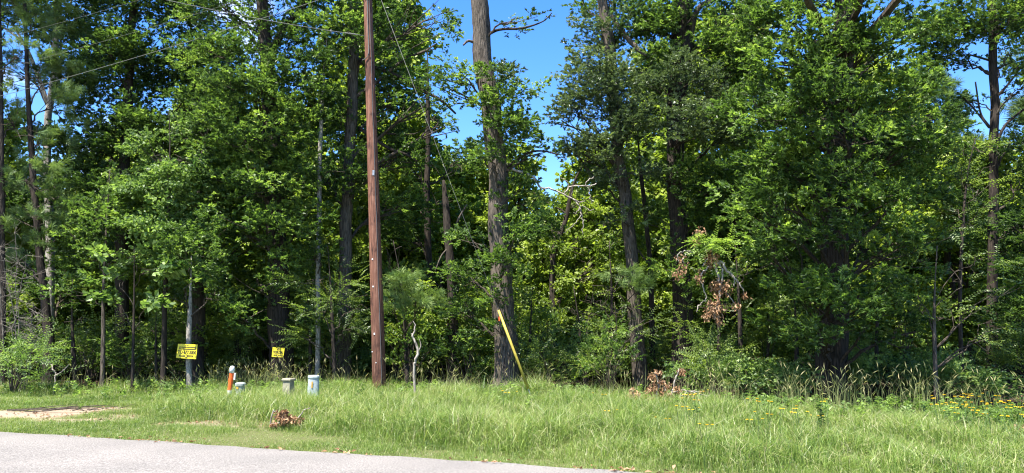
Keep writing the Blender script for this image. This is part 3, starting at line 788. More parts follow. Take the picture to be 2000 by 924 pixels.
T_('pine_tree', 'straight dark trunk against blue sky near the right edge, thin crown', 'tree', 20.0,
   [(1934, -420, 6), (1938, -100, 11), (1938, 60, 14), (1942, 200, 15), (1940, 380, 16), (1938, 560, 17), (1936, 757, 20)],
   [(1960, 40, 60, 30, -.3, .9), (1900, 60, 50, 30, -.1, .8), (1850, 40, 60, 50, .3, 1), (1820, 110, 50, 50, .5, .9), (1990, 20, 60, 50, .2, .9), (1980, 120, 50, 25, .2, .7), (1970, 100, 50, 25, -.2, .6), (1900, 200, 45, 22, .2, .5, 'dark'), (1985, 180, 40, 16, 0, .4, 'dark'), (1890, 280, 45, 30, .2, .6, 'dark'), (1980, 260, 40, 20, .2, .4, 'dark'),
    (1980, 360, 40, 25, .2, .7, 'dark'), (1890, 390, 50, 35, .2, .8, 'dark'), (1990, 440, 50, 40, .2, 1, 'dark'), (1930, -120, 120, 80, 0, .7), (1850, 120, 40, 30, .3, .5, 'dark'), (1960, 480, 60, 40, .6, 1, 'dark')],
   spec='oak', seed=25, dens=6.5,
   extra=[([(1942, 290, 7), (1960, 250, 6), (1985, 225, 5), (2020, 200, 4)], -.3), ([(1932, 250, 4), (1900, 210, 4), (1870, 180, 3)], .2), ([(1938, 120, 5), (1905, 110, 4), (1885, 105, 2)], .1), ([(1934, 250, 5), (1915, 220, 4), (1905, 160, 3)], .1)])
T_('oak_tree', 'lanky small tree with a drooping light green top before the far right trunk', 'tree', 16.6,
   [(1905, 270, 3), (1890, 340, 4), (1880, 450, 6), (1875, 600, 7), (1878, 760, 9)],
   [(1900, 310, 35, 16, 0, .8), (1930, 285, 30, 10, -.1, .7), (1870, 340, 40, 20, 0, .9), (1905, 370, 40, 18, 0, .8), (1850, 400, 40, 22, .1, .9), (1900, 430, 45, 22, .1, .8)],
   spec='flat', seed=26, dens=5)
T_('oak_tree', 'dark slender oak partly beyond the right edge, low leaves in shade', 'tree', 19.0,
   [(2060, -300, 8), (2050, 100, 14), (2040, 400, 18), (2035, 760, 22)],
   [(2010, 480, 70, 50, -.5, 1), (1990, 600, 70, 50, 0, .9), (2060, 300, 80, 70, 0, .9), (2040, 150, 60, 60, .4, .6), (2060, 10, 90, 70, 0, .8), (2050, -150, 120, 90), (2050, 650, 70, 40, 0, .8)],
   spec='dark', seed=27, dens=4.8)
# thin stems under the canopy
for k, (lab, tr, bl, d) in enumerate([
    ('thin straight stem in shade just right of the hanging dead branch', [(1436, 480, 4), (1444, 600, 8), (1450, 750, 10)], [(1455, 520, 45, 30, .1, .8), (1430, 600, 35, 22, .2, .5)], 18.6),
    ('short pale stem under the hanging dead branch', [(1398, 560, 5), (1404, 640, 8), (1405, 752, 9)], [(1380, 600, 40, 25, .4, .5)], 18.9),
    ('thin dark stem between the thin pale stem and the huge low oak', [(1550, 560, 6), (1555, 650, 8), (1556, 755, 10)], [(1530, 600, 40, 25, .3, .6)], 18.8),
    ('thin dark stem right of the huge low oak trunk', [(1715, 560, 5), (1712, 640, 7), (1710, 755, 9)], [(1740, 610, 45, 22, .2, .6), (1690, 690, 40, 20, .2, .4)], 18.2),
    ('spindly stem in deep shade half way between low oak and layered sprays', [(1765, 600, 4), (1770, 680, 6), (1772, 755, 7)], [(1780, 640, 40, 18, .2, .5)], 18.0),
    ('thin curved stem in a group right of the yellow guy guard, leaning left', [(1120, 560, 3), (1132, 640, 6), (1134, 700, 7), (1140, 752, 8)], [(1110, 600, 40, 25, 0, .9)], 21.0),
    ('thin curved stem in a group right of the yellow guy guard, leaning right', [(1160, 560, 3), (1148, 640, 6), (1147, 700, 7), (1141, 752, 8)], [(1165, 590, 45, 25, 0, .9)], 21.2),
    ('small stem with layered bright green sprays left of the slim glossy oak', [(1200, 590, 3), (1205, 660, 5), (1196, 756, 7)], [(1215, 615, 35, 10, -.2, 1.5), (1185, 645, 45, 10, -.2, 1.5), (1235, 655, 40, 10, -.2, 1.3), (1150, 610, 40, 10, 0, 1.2), (1160, 570, 45, 14, .2, 1.1), (1260, 625, 25, 9, -.1, 1)], 19.0),
    ('slim stem with leaf tufts just right of the no trespassing oak', [(600, 560, 4), (605, 650, 6), (607, 757, 8)], [(600, 590, 40, 20, .3, .6)], 19.4),
    ('thin dark stem in shade left of the phone number sign', [(305, 600, 4), (304, 680, 6), (306, 765, 7)], [(290, 640, 45, 25, .3, .7), (320, 700, 40, 20, .3, .6)], 19.2),
    ('thin dark stem close to the left pair of pines', [(140, 560, 5), (142, 660, 8), (148, 760, 9)], [(155, 620, 45, 25, .2, .7), (160, 690, 40, 22, .1, .7)], 19.4),
    ('thin stem with pale leaves right of the big vine-clad trunk', [(1040, 560, 3), (1036, 650, 6), (1032, 757, 7)], [(1050, 590, 45, 28, .2, 1), (1040, 660, 40, 22, .1, .9), (1075, 640, 40, 26, .3, 1)], 20.0),
]):
    T_('sapling', lab, 'sapling', d, tr, bl, spec='flat', seed=40 + k, dens=5, clump=(.2, .38), sides=7)
# a small pine in half shade and one far behind
T_('pine_sapling', 'soft dark green pine tufts in shade left of the slim glossy oak trunk', 'pine tree', 19.4,
   [(1190, 470, 3), (1195, 600, 6), (1192, 757, 9)],
   [(1190, 560, 35, 20, -.2, 2.2), (1240, 560, 40, 20, -.1, 2), (1160, 590, 30, 14, 0, 1.5), (1215, 530, 25, 14, -.2, 2), (1200, 440, 35, 20, .5, 2)],
   spec='pine', seed=60, dens=5, clump=(.2, .34))
T_('pine_tree', 'distant flat-branched pine silhouetted low against the sky behind the slim glossy oak', 'pine tree', 34.0,
   [(1182, 350, 4), (1181, 420, 7), (1184, 745, 12)],
   [(1150, 385, 22, 7, 0, 1.6), (1210, 380, 22, 7, 0, 1.6), (1185, 365, 20, 9, 0, 1.6), (1150, 405, 28, 8, 0, 1.6), (1212, 408, 26, 8, 0, 1.4)],
   spec='pine', seed=61, dens=3, clump=(.35, .6))

# ------------------------------------------------------------------ trees deeper in the wood: a few kinds, copied
OFFS = np.array([0, -500.0, 0])
def proto_tree(name, seed, H, crown_lo, width, spec, leaf, ncl, bark='bark_dark'):
    g = np.random.default_rng(seed)
    root = thing(name, 'x', 'tree', (0, 0, 0))
    n = 12
    z = np.linspace(-.05, H * .95, n)
    bend = g.normal(0, .25, (3, 2))
    xy = np.column_stack([np.interp(z, [0, H / 2, H], [0, bend[0, 0], bend[1, 0]]), np.interp(z, [0, H / 2, H], [0, bend[0, 1], bend[1, 1]])])
    pts = np.column_stack([xy, z])
    Bag().tube(pts, np.linspace(.15, .03, n) * g.uniform(.8, 1.3), sides=8, rough=.2, seed=seed).build('trunk', M[bark], root, smooth=True)
    cfg = SPEC[spec]
    zz = g.uniform(crown_lo, H, ncl)
    k = (zz - crown_lo) / (H - crown_lo)
    rr = width * (.45 + .75 * np.sin(np.clip(k * .85 + .15, 0, 1) * math.pi)) * g.random(ncl) ** .5
    th = g.uniform(0, 2 * np.pi, ncl)
    cc = np.column_stack([rr * np.cos(th), rr * np.sin(th), zz])
    cr = g.uniform(.35, .7, ncl)
    ax = np.column_stack([np.zeros(ncl), np.zeros(ncl), zz - .4])
    v, f, t = foliage_from_clumps(cc, cr, ax, 9, cfg['kind'], leaf, g, cfg['bright'], cfg['base'], scale=(.9, 1.5))
    mesh_obj('crown', v, f, 3, M[cfg['mat']], root, tint=t)
    lb = Bag()
    for q in range(0, ncl, 3):
        a = np.array([0, 0, max(.6, zz[q] - rr[q] * .6 - .2)])
        lb.tube(smooth_path([a, (a + cc[q]) / 2 + g.normal(0, .1, 3), cc[q]], 4), [.035, .025, .018, .008], sides=4, cap=False)
    lb.build('limb', M['twig'], root)
    return root

PROT = [proto_tree('woodland_tree', 200, 12.5, 2.6, 2.0, 'deep', 1.5, 150),
        proto_tree('woodland_tree', 201, 14.0, 4.5, 2.3, 'deep', 1.5, 160),
        proto_tree('woodland_tree', 202, 8.0, 1.2, 1.6, 'deep', 1.3, 110),
        proto_tree('woodland_tree', 203, 11.0, 3.2, 2.0, 'oak', 1.5, 140),
        proto_tree('woodland_pine', 204, 13.0, 5.0, 1.6, 'pine', 1.6, 90),
        proto_tree('woodland_tree', 205, 6.0, .8, 1.5, 'deep', 1.2, 90)]
PLAB = ['mid-height leafy tree deep in the wood behind the edge trees', 'tall bare-stemmed tree deep in the wood with its leaves high up',
        'small bushy tree deep in the wood, leafy almost to the ground', 'dark oak standing deep in the wood behind the edge trees',
        'dark pine standing deep in the wood behind the edge trees', 'low leafy young tree filling the shade deep in the wood']
used = [False] * len(PROT)
def sky_hole(px):
    return 985 < px < 1135
spots = []
gg = np.random.default_rng(77)
tries = 0
while len(spots) < 84 and tries < 6000:
    tries += 1
    d = gg.uniform(23, 43)
    px = gg.uniform(-250, 2250)
    x = (px - 1000) / F * d
    if any((x - s[0]) ** 2 + (d - s[1]) ** 2 < 2.0 ** 2 for s in spots): continue
    kind = int(gg.choice(6, p=[.17, .13, .25, .12, .06, .27]))
    hole = sky_hole(px)
    thin = 1 if (800 < px < 960 or 1860 < px < 2100 or -100 < px < 220) else 0
    if hole or 880 < px < 1260: kind = int(gg.choice([2, 5]))
    if 880 < px < 1260 and gg.random() < .45: continue
    if thin and kind in (0, 1, 3, 4): kind = 2
    spots.append((x, d, kind, px))
for x, d, kind, px in spots:
    s = gg.uniform(.85, 1.12); sz = gg.uniform(.85, 1.1)
    if kind == 5 and sky_hole(px): sz = .75
    loc = (x, d, float(ground_z(x, d)) - .03); rz = gg.uniform(0, 6.28)
    if not used[kind]:
        o = PROT[kind]; used[kind] = True
        o.location = loc; o.rotation_euler = (0, 0, rz); o.scale = (s, s, sz)
        o['label'] = PLAB[kind]; o['group'] = 'trees deeper in the wood'
    else:
        copy_thing(PROT[kind], loc, rz, (s, sz), PLAB[kind], 'trees deeper in the wood')

# far wood: one mass
def far_woods():
    g = np.random.default_rng(300)
    n = 5200
    d = g.uniform(44, 62, n); x = g.uniform(-1.05, 1.05, n) * d
    px = 1000 + x / d * F
    top = 7.5 + 3.5 * lattice_noise(x, d * 0, 41, 5) + 2 * lattice_noise(x, d * 0, 42, 1.7)
    top = np.where((px > 960) & (px < 1150), top * .72, top) * d / 52
    z = g.uniform(.02, 1, n) * top
    cc = np.column_stack([x, d, z]); cr = g.uniform(.8, 1.6, n)
    ax = cc.copy(); ax[:, 1] += 1; ax[:, 2] -= .4
    v, f, t = foliage_from_clumps(cc, cr, ax, 2.6, 'broad', 3.4, g, .25, .5, scale=(.9, 1.5))
    o = mesh_obj('far_woods', v, f, 3, M['deep'], tint=t)
    tag(o, 'far-off wood reading as one green mass behind all the trunks', 'woods', kind='stuff')
far_woods()

# ------------------------------------------------------------------ understorey shrubs: kinds copied
def proto_shrub(name, seed, H, W, spec, leaf, ncl):
    g = np.random.default_rng(seed)
    root = thing(name, 'x', 'shrub', (0, 0, 0))
    cfg = SPEC[spec]
    off = ball(g, ncl, .5)
    cc = np.column_stack([off[:, 0] * W, off[:, 1] * W, H * (.55 + .45 * off[:, 2])])
    cr = g.uniform(.18, .36, ncl)
    ax = np.column_stack([np.zeros(ncl), np.zeros(ncl), cc[:, 2] - .3])
    v, f, t = foliage_from_clumps(cc, cr, ax, 14, cfg['kind'], leaf, g, cfg['bright'], cfg['base'])
    st = Bag()
    for q in range(min(ncl, 14)):
        b0 = np.array([g.normal(0, .05), g.normal(0, .05), -.05])
        st.tube(smooth_path([b0, np.array([cc[q, 0] * .35, cc[q, 1] * .35, cc[q, 2] * .55]), cc[q]], 6), np.linspace(.014, .005, 6), sides=5, cap=False)
    st.build('stem', M['twig'], root)
    mesh_obj('foliage', v, f, 3, M[cfg['mat']], root, tint=t)
    return root
SPROT = [proto_shrub('shrub', 400, 1.5, .7, 'flat', 1.0, 16), proto_shrub('shrub', 401, 2.4, .9, 'flat', 1.05, 24),
         proto_shrub('shrub', 402, .9, .6, 'gum', .75, 12), proto_shrub('shrub', 403, 1.9, .8, 'oak', .85, 18),
         proto_shrub('shrub', 404, 3.2, .9, 'deep', .9, 30)]
SLAB = ['waist-high shrub with flat leafy sprays in the shade of the wood', 'head-high shrub with flat leafy sprays in the shade of the wood',
        'knee-high broad-leafed shrub at the foot of the trees', 'upright shrub with small leaf tufts at the foot of the trees',
        'tall loose shrub of soft green leaves among the trunks']
sused = [False] * 5
gs = np.random.default_rng(88)
ssp = []
tries = 0
while len(ssp) < 190 and tries < 12000:
    tries += 1
    px = gs.uniform(-120, 2120) if gs.random() < .65 else gs.uniform(760, 1290)
    xx = (px - 1000) / F * 19
    d = back_edge(xx) + 1.1 + gs.exponential(4.2)
    if d > 34: continue
    x = (px - 1000) / F * d
    if any((x - s[0]) ** 2 + (d - s[1]) ** 2 < .8 ** 2 for s in ssp): continue
    kind = int(gs.choice(5, p=[.27, .2, .15, .18, .2]))
    if 900 < px < 1250 and gs.random() < .5: kind = 4
    if d < 20 and kind == 4: kind = 0
    if 345 < px < 640 and d < 19.8: continue
    if px > 1430 and (d < 15.6 or gs.random() < .5): continue
    if px > 1430 and d < 18.5: kind = 2
    if 700 < px < 1060 and d < 19.3: continue
    if (1210 < px < 1370) and d < 20.5: continue
    ssp.append((x, d, kind))
for x, d, kind in ssp:
    s = gs.uniform(.8, 1.2); sz = gs.uniform(.75, 1.2)
    loc = (x, d, float(ground_z(x, d))); rz = gs.uniform(0, 6.28)
    if not sused[kind]:
        o = SPROT[kind]; sused[kind] = True
        o.location = loc; o.rotation_euler = (0, 0, rz); o.scale = (s, s, sz); o['label'] = SLAB[kind]; o['group'] = 'understorey shrubs'
    else:
        copy_thing(SPROT[kind], loc, rz, (s, sz), SLAB[kind], 'understorey shrubs')

# ------------------------------------------------------------------ roadside grass
def blades(P, H, W, tint, g, lean=.52, curl=.6):
    n = len(P)
    a = g.uniform(0, 2 * np.pi, n); fa = g.uniform(0, 2 * np.pi, n)
    ld = np.column_stack([np.cos(a), np.sin(a), np.zeros(n)]); wd = np.column_stack([np.cos(fa), np.sin(fa), np.zeros(n)])
    ln = np.abs(g.normal(0, lean, n)); cu = g.uniform(0, curl, n)
    base = P - np.array([0, 0, .02])
    mid = base + ld * (H * ln * .45)[:, None] + UP_ * (H * .58)[:, None]
    tip = base + ld * (H * (ln + cu))[:, None] + UP_ * (H * np.clip(1.05 - .55 * (ln + cu) ** 1.5, .35, 1.1))[:, None]
    w = wd * (W / 2)[:, None]
    v = np.stack([base - w, base + w, mid + w * .8, mid - w * .8, tip], 1).reshape(-1, 3)
    k = (np.arange(n) * 5)[:, None]
    f = np.concatenate([k + np.array([[0, 1, 2]]), k + np.array([[0, 2, 3]]), k + np.array([[3, 2, 4]])], 1).reshape(-1, 3)
    return v, f, np.repeat(np.clip(tint, 0, 1), 3)

def grass_height(x, y):
    rd = road_dist(x, y)
    px = 1000 + x / y * F
    side = np.interp(px, [0, 300, 420, 1000, 1600, 2000], [.10, .13, .31, .37, .26, .21])      # tall growth in the middle and right
    strip = np.interp(px, [0, 300, 500, 700, 1100, 2000], [1.9, 1.9, 1.5, 1.0, .35, .2])        # mown strip beside the road
    k = np.clip((rd - strip) / .7, 0, 1)
    h = .07 + (side - .07) * k
    back = np.clip((y - back_edge(x) + 1.8) / 1.4, 0, 1) * (px < 420)
    h = np.maximum(h, .30 * back)
    return h * (.45 + 1.1 * lattice_noise(x, y, 51, .55)) * (.8 + .4 * lattice_noise(x, y, 52, 1.7))

def scatter_grass():
    g = np.random.default_rng(500)
    nt = 80000
    x = g.uniform(-15, 15, nt); y = g.uniform(6.3, 20.5, nt)
    vis = np.abs(x) < (y * 2 / 3 + 3.0)
    rd = road_dist(x, y); be = back_edge(x)
    keep = vis & (rd > -.02) & (y < be + g.normal(0, .25, nt))
    bm = bare_mask(x, y)
    keep &= g.random(nt) > bm * 1.05
    keep &= g.random(nt) < np.where(rd < .12, .45, 1)
    x, y = x[keep], y[keep]
    h = grass_height(x, y)
    per = np.where(h < .15, 26, 13)
    idx = np.repeat(np.arange(len(x)), per)
    n = len(idx)
    X = x[idx] + g.normal(0, .055, n); Y = y[idx] + g.normal(0, .055, n)
    H = h[idx] * g.uniform(.40, 1.40, n)
    Wd = g.uniform(.0035, .0080, n) * np.clip(H / .2, .75, 1.3)
    patch = lattice_noise(x, y, 61, 1.1) * .5 + lattice_noise(x, y, 62, .35) * .3
    tt = .28 + .62 * patch[idx] + g.normal(0, .19, n)
    dry = g.random(n) < .17 + .22 * (bare_mask(x, y) > .05)[idx]
    tt[dry] = g.uniform(.78, 1, dry.sum())
    P = np.column_stack([X, Y, ground_z(X, Y)])
    v, f, t = blades(P, H, Wd, tt, g)
    o = mesh_obj('grass', v, f, 3, M['grass'], tint=t)
    tag(o, 'sunlit green roadside grass between the road and the wood', 'grass', kind='stuff')
    # loose straw-coloured stalks and finer stems standing among the blades
    m = 16000
    xs_ = g.uniform(-13, 13, m); ys_ = g.uniform(7, 18.5, m)
    hh = grass_height(xs_, ys_)
    kk = (road_dist(xs_, ys_) > .2) & (ys_ < back_edge(xs_)) & (hh > .14) & (lattice_noise(xs_, ys_, 57, .9) > .35)
    xs_, ys_, hh = xs_[kk], ys_[kk], hh[kk]; m = len(xs_)
    v2_, f2_, t2_ = blades(np.column_stack([xs_, ys_, ground_z(xs_, ys_)]), hh * g.uniform(1.1, 1.7, m), np.full(m, .005), g.uniform(.7, 1, m), g, lean=.35, curl=.5)
    o2 = mesh_obj('dry_stalks', v2_, f2_, 3, M['seed'], tint=t2_)
    tag(o2, 'thin dry stalks scattered through the roadside grass', 'grass', kind='stuff')
    # tall pale seed grass along the shade line
    n = 9000
    x = g.uniform(-13, 13, n)
    px0 = 1000 + x / 16.5 * F
    w = np.interp(px0, [0, 330, 380, 470, 560, 700, 900, 1100, 1300, 1420, 2000], [.06, .10, 1, 1, .35, .15, .2, .2, .35, .55, .55])
    keep = g.random(n) < w
    x = x[keep]; n = len(x)
    y = back_edge(x) + g.normal(-.1, .38, n)
    cl = lattice_noise(x, y, 71, .45)
    k2 = cl > .30; x = x[k2]; y = y[k2]; n = len(x)
    P = np.column_stack([x, y, ground_z(x, y)])
    H = g.uniform(.45, .92, n)
    v1, f1, t1 = blades(P, H, np.full(n, .007), g.uniform(.1, .8, n), g, lean=.22, curl=.35)
    # seed heads: slim diamonds at the blade tips
    tip = v1.reshape(-1, 5, 3)[:, 4]; mid = v1.reshape(-1, 5, 3)[:, 2]
    d = norm(tip - mid)
    kk = g.random(n) < .40
    B = basis(d[kk], UP_ + g.normal(0, .5, (kk.sum(), 3)))
    shp = leaf_shape(.13, .016, .002, .02)
    v2 = (np.einsum('mij,nj->mni', B, shp) + (tip[kk] - d[kk] * .06)[:, None]).reshape(-1, 3)
    m = kk.sum()
    f2 = (LEAF_F[None] + (np.arange(m) * 4)[:, None, None]).reshape(-1, 3) + len(v1)
    t2 = np.repeat(g.uniform(.55, 1, m), 2)
    o = mesh_obj('seed_grass', np.vstack([v1, v2]), np.vstack([f1, f2]), 3, M['seed'], tint=np.concatenate([t1, t2]))
    tag(o, 'tall straw-tipped seeding grass along the shaded edge of the wood', 'grass', kind='stuff')
    # leafy ground cover at the back of the grass
    n = 3800
    x = g.uniform(-13, 13, n); y = back_edge(x) - np.abs(g.normal(0, 1.6, n)) + .35
    px0 = 1000 + x / y * F
    k = (lattice_noise(x, y, 81, .7) > .42) & ((px0 < 1400) | (y < back_edge(x) - .1)) & (g.random(n) < np.interp(px0, [0, 300, 450, 2000], [.15, .3, 1, 1])) & (bare_mask(x, y) < .2)
    x = x[k]; y = y[k]; n = len(x)
    pos = np.column_stack([x, y, ground_z(x, y) + g.uniform(.03, .26, n)])
    dirs = norm(np.column_stack([g.normal(0, .35, n), g.normal(0, .35, n), np.ones(n)]))
    v, f, t = leaf_cloud(pos, dirs, 'weed', 1.0, g.normal(.62, .18, n), g, (.5, 1.25))
    # basis() keeps +Y of the spray along dirs, so the stems stand up
    o = mesh_obj('weeds', v, f, 3, M['gum'], tint=t)
    tag(o, 'low broad-leafed weeds mixed into the back of the roadside grass', 'weeds', kind='stuff')
scatter_grass()

def litter():
    g = np.random.default_rng(600)
    # brown leaf scraps lying along the road edge, on the bare earth and under the trees
    n1 = 420
    s = g.uniform(-6, 14, n1)
    c1 = E0[None] + s[:, None] * ED[None] + (np.abs(g.normal(0, .14, n1)) - .10)[:, None] * EN[None]
    keep = lattice_noise(s, s * 0, 91, .6) > .45
    c1 = c1[keep]
    n2 = 9000
    x = g.uniform(-20, 20, n2); y = back_edge(x) + g.uniform(-.2, 9, n2)
    c2 = np.column_stack([x, y])
    n3 = 1500
    x = g.uniform(-9, -2, n3); y = g.uniform(10.5, 15.5, n3)
    k = bare_mask(x, y) > .3
    c3 = np.column_stack([x[k], y[k]])[:500]
    c = np.vstack([c1, c2, c3])
    z = ground_z(c[:, 0], c[:, 1]) + .012
    z[:len(c1)] = np.maximum(z[:len(c1)], .026)
    pos = np.column_stack([c, z])
    n = len(pos)
    th = g.uniform(0, 2 * np.pi, n)
    B = basis(np.column_stack([np.cos(th), np.sin(th), g.normal(0, .15, n)]), UP_ + g.normal(0, .35, (n, 3)))
    sz = g.uniform(.35, .85, n)
    v = (np.einsum('mij,nj->mni', B, leaf_shape(.10, .05, .012, .01)) * sz[:, None, None] + pos[:, None]).reshape(-1, 3)
    f = (LEAF_F[None] + (np.arange(n) * 4)[:, None, None]).reshape(-1, 3)
    o = mesh_obj('leaf_litter', v, f, 3, M['dead'], tint=np.repeat(g.uniform(0, 1, n), 2))
    tag(o, 'dry brown leaf scraps along the road edge and under the trees', 'leaf litter', kind='stuff')
litter()

# ------------------------------------------------------------------ utility pole, wires, guy
M['pole'] = None
def pole_mat():
    m, t, o = new_mat('treated_pole_wood')
    tc = N(t, 'ShaderNodeTexCoord')
    mp = N(t, 'ShaderNodeMapping'); mp.inputs['Scale'].default_value = (1, 1, .045)
    t.links.new(tc.outputs['Object'], mp.inputs[0])
    n1 = N(t, 'ShaderNodeTexNoise', Scale=42, Detail=7, Roughness=.7); t.links.new(mp.outputs[0], n1.inputs['Vector'])
    mp2 = N(t, 'ShaderNodeMapping'); mp2.inputs['Scale'].default_value = (1, 1, .4)
    t.links.new(tc.outputs['Object'], mp2.inputs[0])
    n2 = N(t, 'ShaderNodeTexNoise', Scale=5.5, Detail=5, Roughness=.65); t.links.new(mp2.outputs[0], n2.inputs['Vector'])
    r = ramp(t, [(.36, (.034, .016, .011)), (.46, (.145, .060, .036)), (.56, (.195, .086, .054)), (.68, (.34, .19, .13))]); t.links.new(n1.outputs['Fac'], r.inputs[0])
    r2 = ramp(t, [(.38, (.30, .28, .30)), (.47, (.95, .95, .95))]); t.links.new(n2.outputs['Fac'], r2.inputs[0])
    sx = N(t, 'ShaderNodeSeparateXYZ'); t.links.new(tc.outputs['Object'], sx.inputs[0])
    mr = N(t, 'ShaderNodeMapRange'); mr.inputs['From Min'].default_value = 0; mr.inputs['From Max'].default_value = 3.2
    mr.inputs['To Min'].default_value = .55; mr.inputs['To Max'].default_value = 1      # creosote soaked butt
    t.links.new(sx.outputs['Z'], mr.inputs['Value'])
    mm = N(t, 'ShaderNodeMixRGB', blend_type='MULTIPLY'); mm.inputs[0].default_value = .8
    t.links.new(r.outputs[0], mm.inputs[1]); t.links.new(r2.outputs[0], mm.inputs[2])
    m3 = N(t, 'ShaderNodeMixRGB', blend_type='MULTIPLY'); m3.inputs[0].default_value = 1
    t.links.new(mm.outputs[0], m3.inputs[1]); t.links.new(mr.outputs[0], m3.inputs[2])
    p = N(t, 'ShaderNodeBsdfPrincipled', Roughness=.75); p.inputs['Specular IOR Level'].default_value = .3
    t.links.new(m3.outputs[0], p.inputs['Base Color'])
    b = N(t, 'ShaderNodeBump', Strength=.8, Distance=.012); t.links.new(n1.outputs['Fac'], b.inputs['Height']); t.links.new(b.outputs[0], p.inputs['Normal'])
    t.links.new(p.outputs[0], o.inputs[0])
    return m
M['pole'] = pole_mat()
M['white'] = plain_mat('white_plastic', (.72, .72, .70), .5)
M['alum'] = plain_mat('aluminium_wire', (.15, .15, .135), .6, .3)
M['strand'] = plain_mat('guy_strand', (.11, .11, .105), .7, .2)
M['rubber'] = plain_mat('dark_cable', (.10, .10, .10), .6)
M['steel'] = plain_mat('galvanised_steel', (.36, .37, .38), .45, .5, metallic=.7)
M['yellow'] = plain_mat('yellow_guard_plastic', (.40, .32, .045), .55, noise=.14, scale=9)
M['sign_yellow'] = plain_mat('yellow_sign_face', (.70, .56, .025), .5, noise=.05, scale=12)
M['black'] = plain_mat('black_print', (.012, .012, .010), .5)
M['orange'] = plain_mat('orange_marker_plastic', (.74, .115, .015), .45, noise=.1, scale=10)
M['tan'] = plain_mat('weathered_tan_plastic', (.24, .225, .155), .7, noise=.16, scale=14)
M['bluegrey'] = plain_mat('pale_blue_grey_metal', (.36, .41, .40), .5, noise=.14, scale=11)
M['capgrey'] = plain_mat('pale_green_grey_metal', (.27, .31, .29), .6)
M['sticker'] = plain_mat('orange_sticker', (.75, .40, .04), .5)

PB = at(742, 773, 17.5); PB[2] = float(ground_z(PB[0], PB[1]))
pole = thing('utility_pole', 'tall reddish brown wooden utility pole leaning slightly left, in front of the wood', 'utility pole', PB)
def pole_pt(z):        # centre line of the pole
    k = (z - PB[2])
    top = at(718.5, 0, 17.5)
    return PB + (top - PB) * (k / (top[2] - PB[2]))
def pole_r(z): return .158 - .0062 * z
zz = np.linspace(-.1, 12.2, 60)
pb = Bag().tube(np.array([pole_pt(z) - PB for z in zz]), [pole_r(z) for z in zz], sides=28, rough=.03, seed=2)
pb.build('shaft', M['pole'], pole, smooth=True)
# ground wire stapled up the right front of the shaft
gw = Bag()
P = []
for z in np.arange(.1, 11.5, .4):
    a = math.radians(-62)
    P.append(pole_pt(z) - PB + (pole_r(z) + .006) * np.array([math.cos(a), math.sin(a), 0]) + np.array([R.uniform(-.006, .006), 0, 0]))
gw.tube(P, [.007] * len(P), sides=5)
gw.build('ground_wire', M['rubber'], pole, smooth=True)
gw = Bag(); P = []
for z in np.arange(8.0, 11.5, .3):
    a = math.radians(-88); P.append(pole_pt(z) - PB + (pole_r(z) + .012) * np.array([math.cos(a), math.sin(a), 0]))
P.insert(0, pole_pt(7.85) - PB + np.array([-.04, -pole_r(7.9) - .02, 0])); P.insert(0, pole_pt(7.8) - PB + np.array([-.16, -pole_r(7.9) + .03, .0]))
gw.tube(smooth_path(P, 40), [.011] * 40, sides=6)
gw.build('service_cable', M['alum'], pole, smooth=True)

def box(c, s):
    c = np.array(c, float); s = np.array(s, float) / 2
    v = np.array([[x, y, z] for x in (-1, 1) for y in (-1, 1) for z in (-1, 1)]) * s + c
    return v, [(0, 1, 3, 2), (4, 6, 7, 5), (0, 4, 5, 1), (2, 3, 7, 6), (0, 2, 6, 4), (1, 5, 7, 3)]

for z, dx, w, h in [(1.42, -.055, .03, .045), (2.48, -.05, .035, .03), (1.02, -.12, .025, .02), (.78, -.035, .02, .02), (3.1, -.05, .03, .03)]:
    c = pole_pt(z) - PB
    r_ = pole_r(z)
    v, f = box(c + np.array([dx, -math.sqrt(r_ * r_ - dx * dx) - .004, 0]), (w, .008, h))
    Bag().add(v, f).build('tag', M['white'], pole)
# dark metal number plates
for z, dx in [(5.1, .03)]:
    c = pole_pt(z) - PB; r_ = pole_r(z)
    v, f = box(c + np.array([dx, -math.sqrt(r_ * r_ - dx * dx) - .004, 0]), (.045, .008, .12))
    Bag().add(v, f).build('number_plate', M['steel'], pole)

def wire(name, label, p, q, sag, r, mat, parts=()):
    p = np.array(p); q = np.array(q)
    o = thing(name, label, 'wire', p)
    t = np.linspace(0, 1, 40)[:, None]
    pts = (q - p) * t; pts[:, 2] -= sag * 4 * (t * (1 - t))[:, 0]
    Bag().tube(pts, [r] * 40, sides=6).build('cable', mat, o, smooth=True)
    return o, pts
wire('overhead_wire', 'thickest overhead wire sloping down to the left edge from the utility pole', at(712, -30, 17.3), at(-160, 230, 18.2), .12, .0065, M['alum'])
wire('overhead_wire', 'thin overhead wire, middle one of three running up left to the utility pole', at(712, -78, 17.3), at(-160, 178, 18.0), .12, .0032, M['alum'])
wire('overhead_wire', 'thin overhead wire crossing the upper left corner, topmost of three', at(712, -138, 17.3), at(-160, 118, 18.0), .12, .0032, M['alum'])
so, sp_ = wire('service_wire', 'pale service wire with a splice, rising left from the utility pole', at(713, 70, 17.25), at(150, -42, 15.5), .10, .007, M['alum'])
k0 = sp_[1]
sv = Bag()
sv.tube(smooth_path([sp_[1], sp_[2], sp_[3]], 12), [.010, .018, .014, .022, .014, .020, .016, .024, .014, .018, .014, .010], sides=8)
sv.build('splice', M['alum'], so, smooth=True)
sv = Bag(); q = sp_[5]
sv.tube([q + [0, 0, .03], q, q + [.01, 0, -.05]], [.014, .020, .010], sides=6); sv.build('clamp', M['alum'], so)

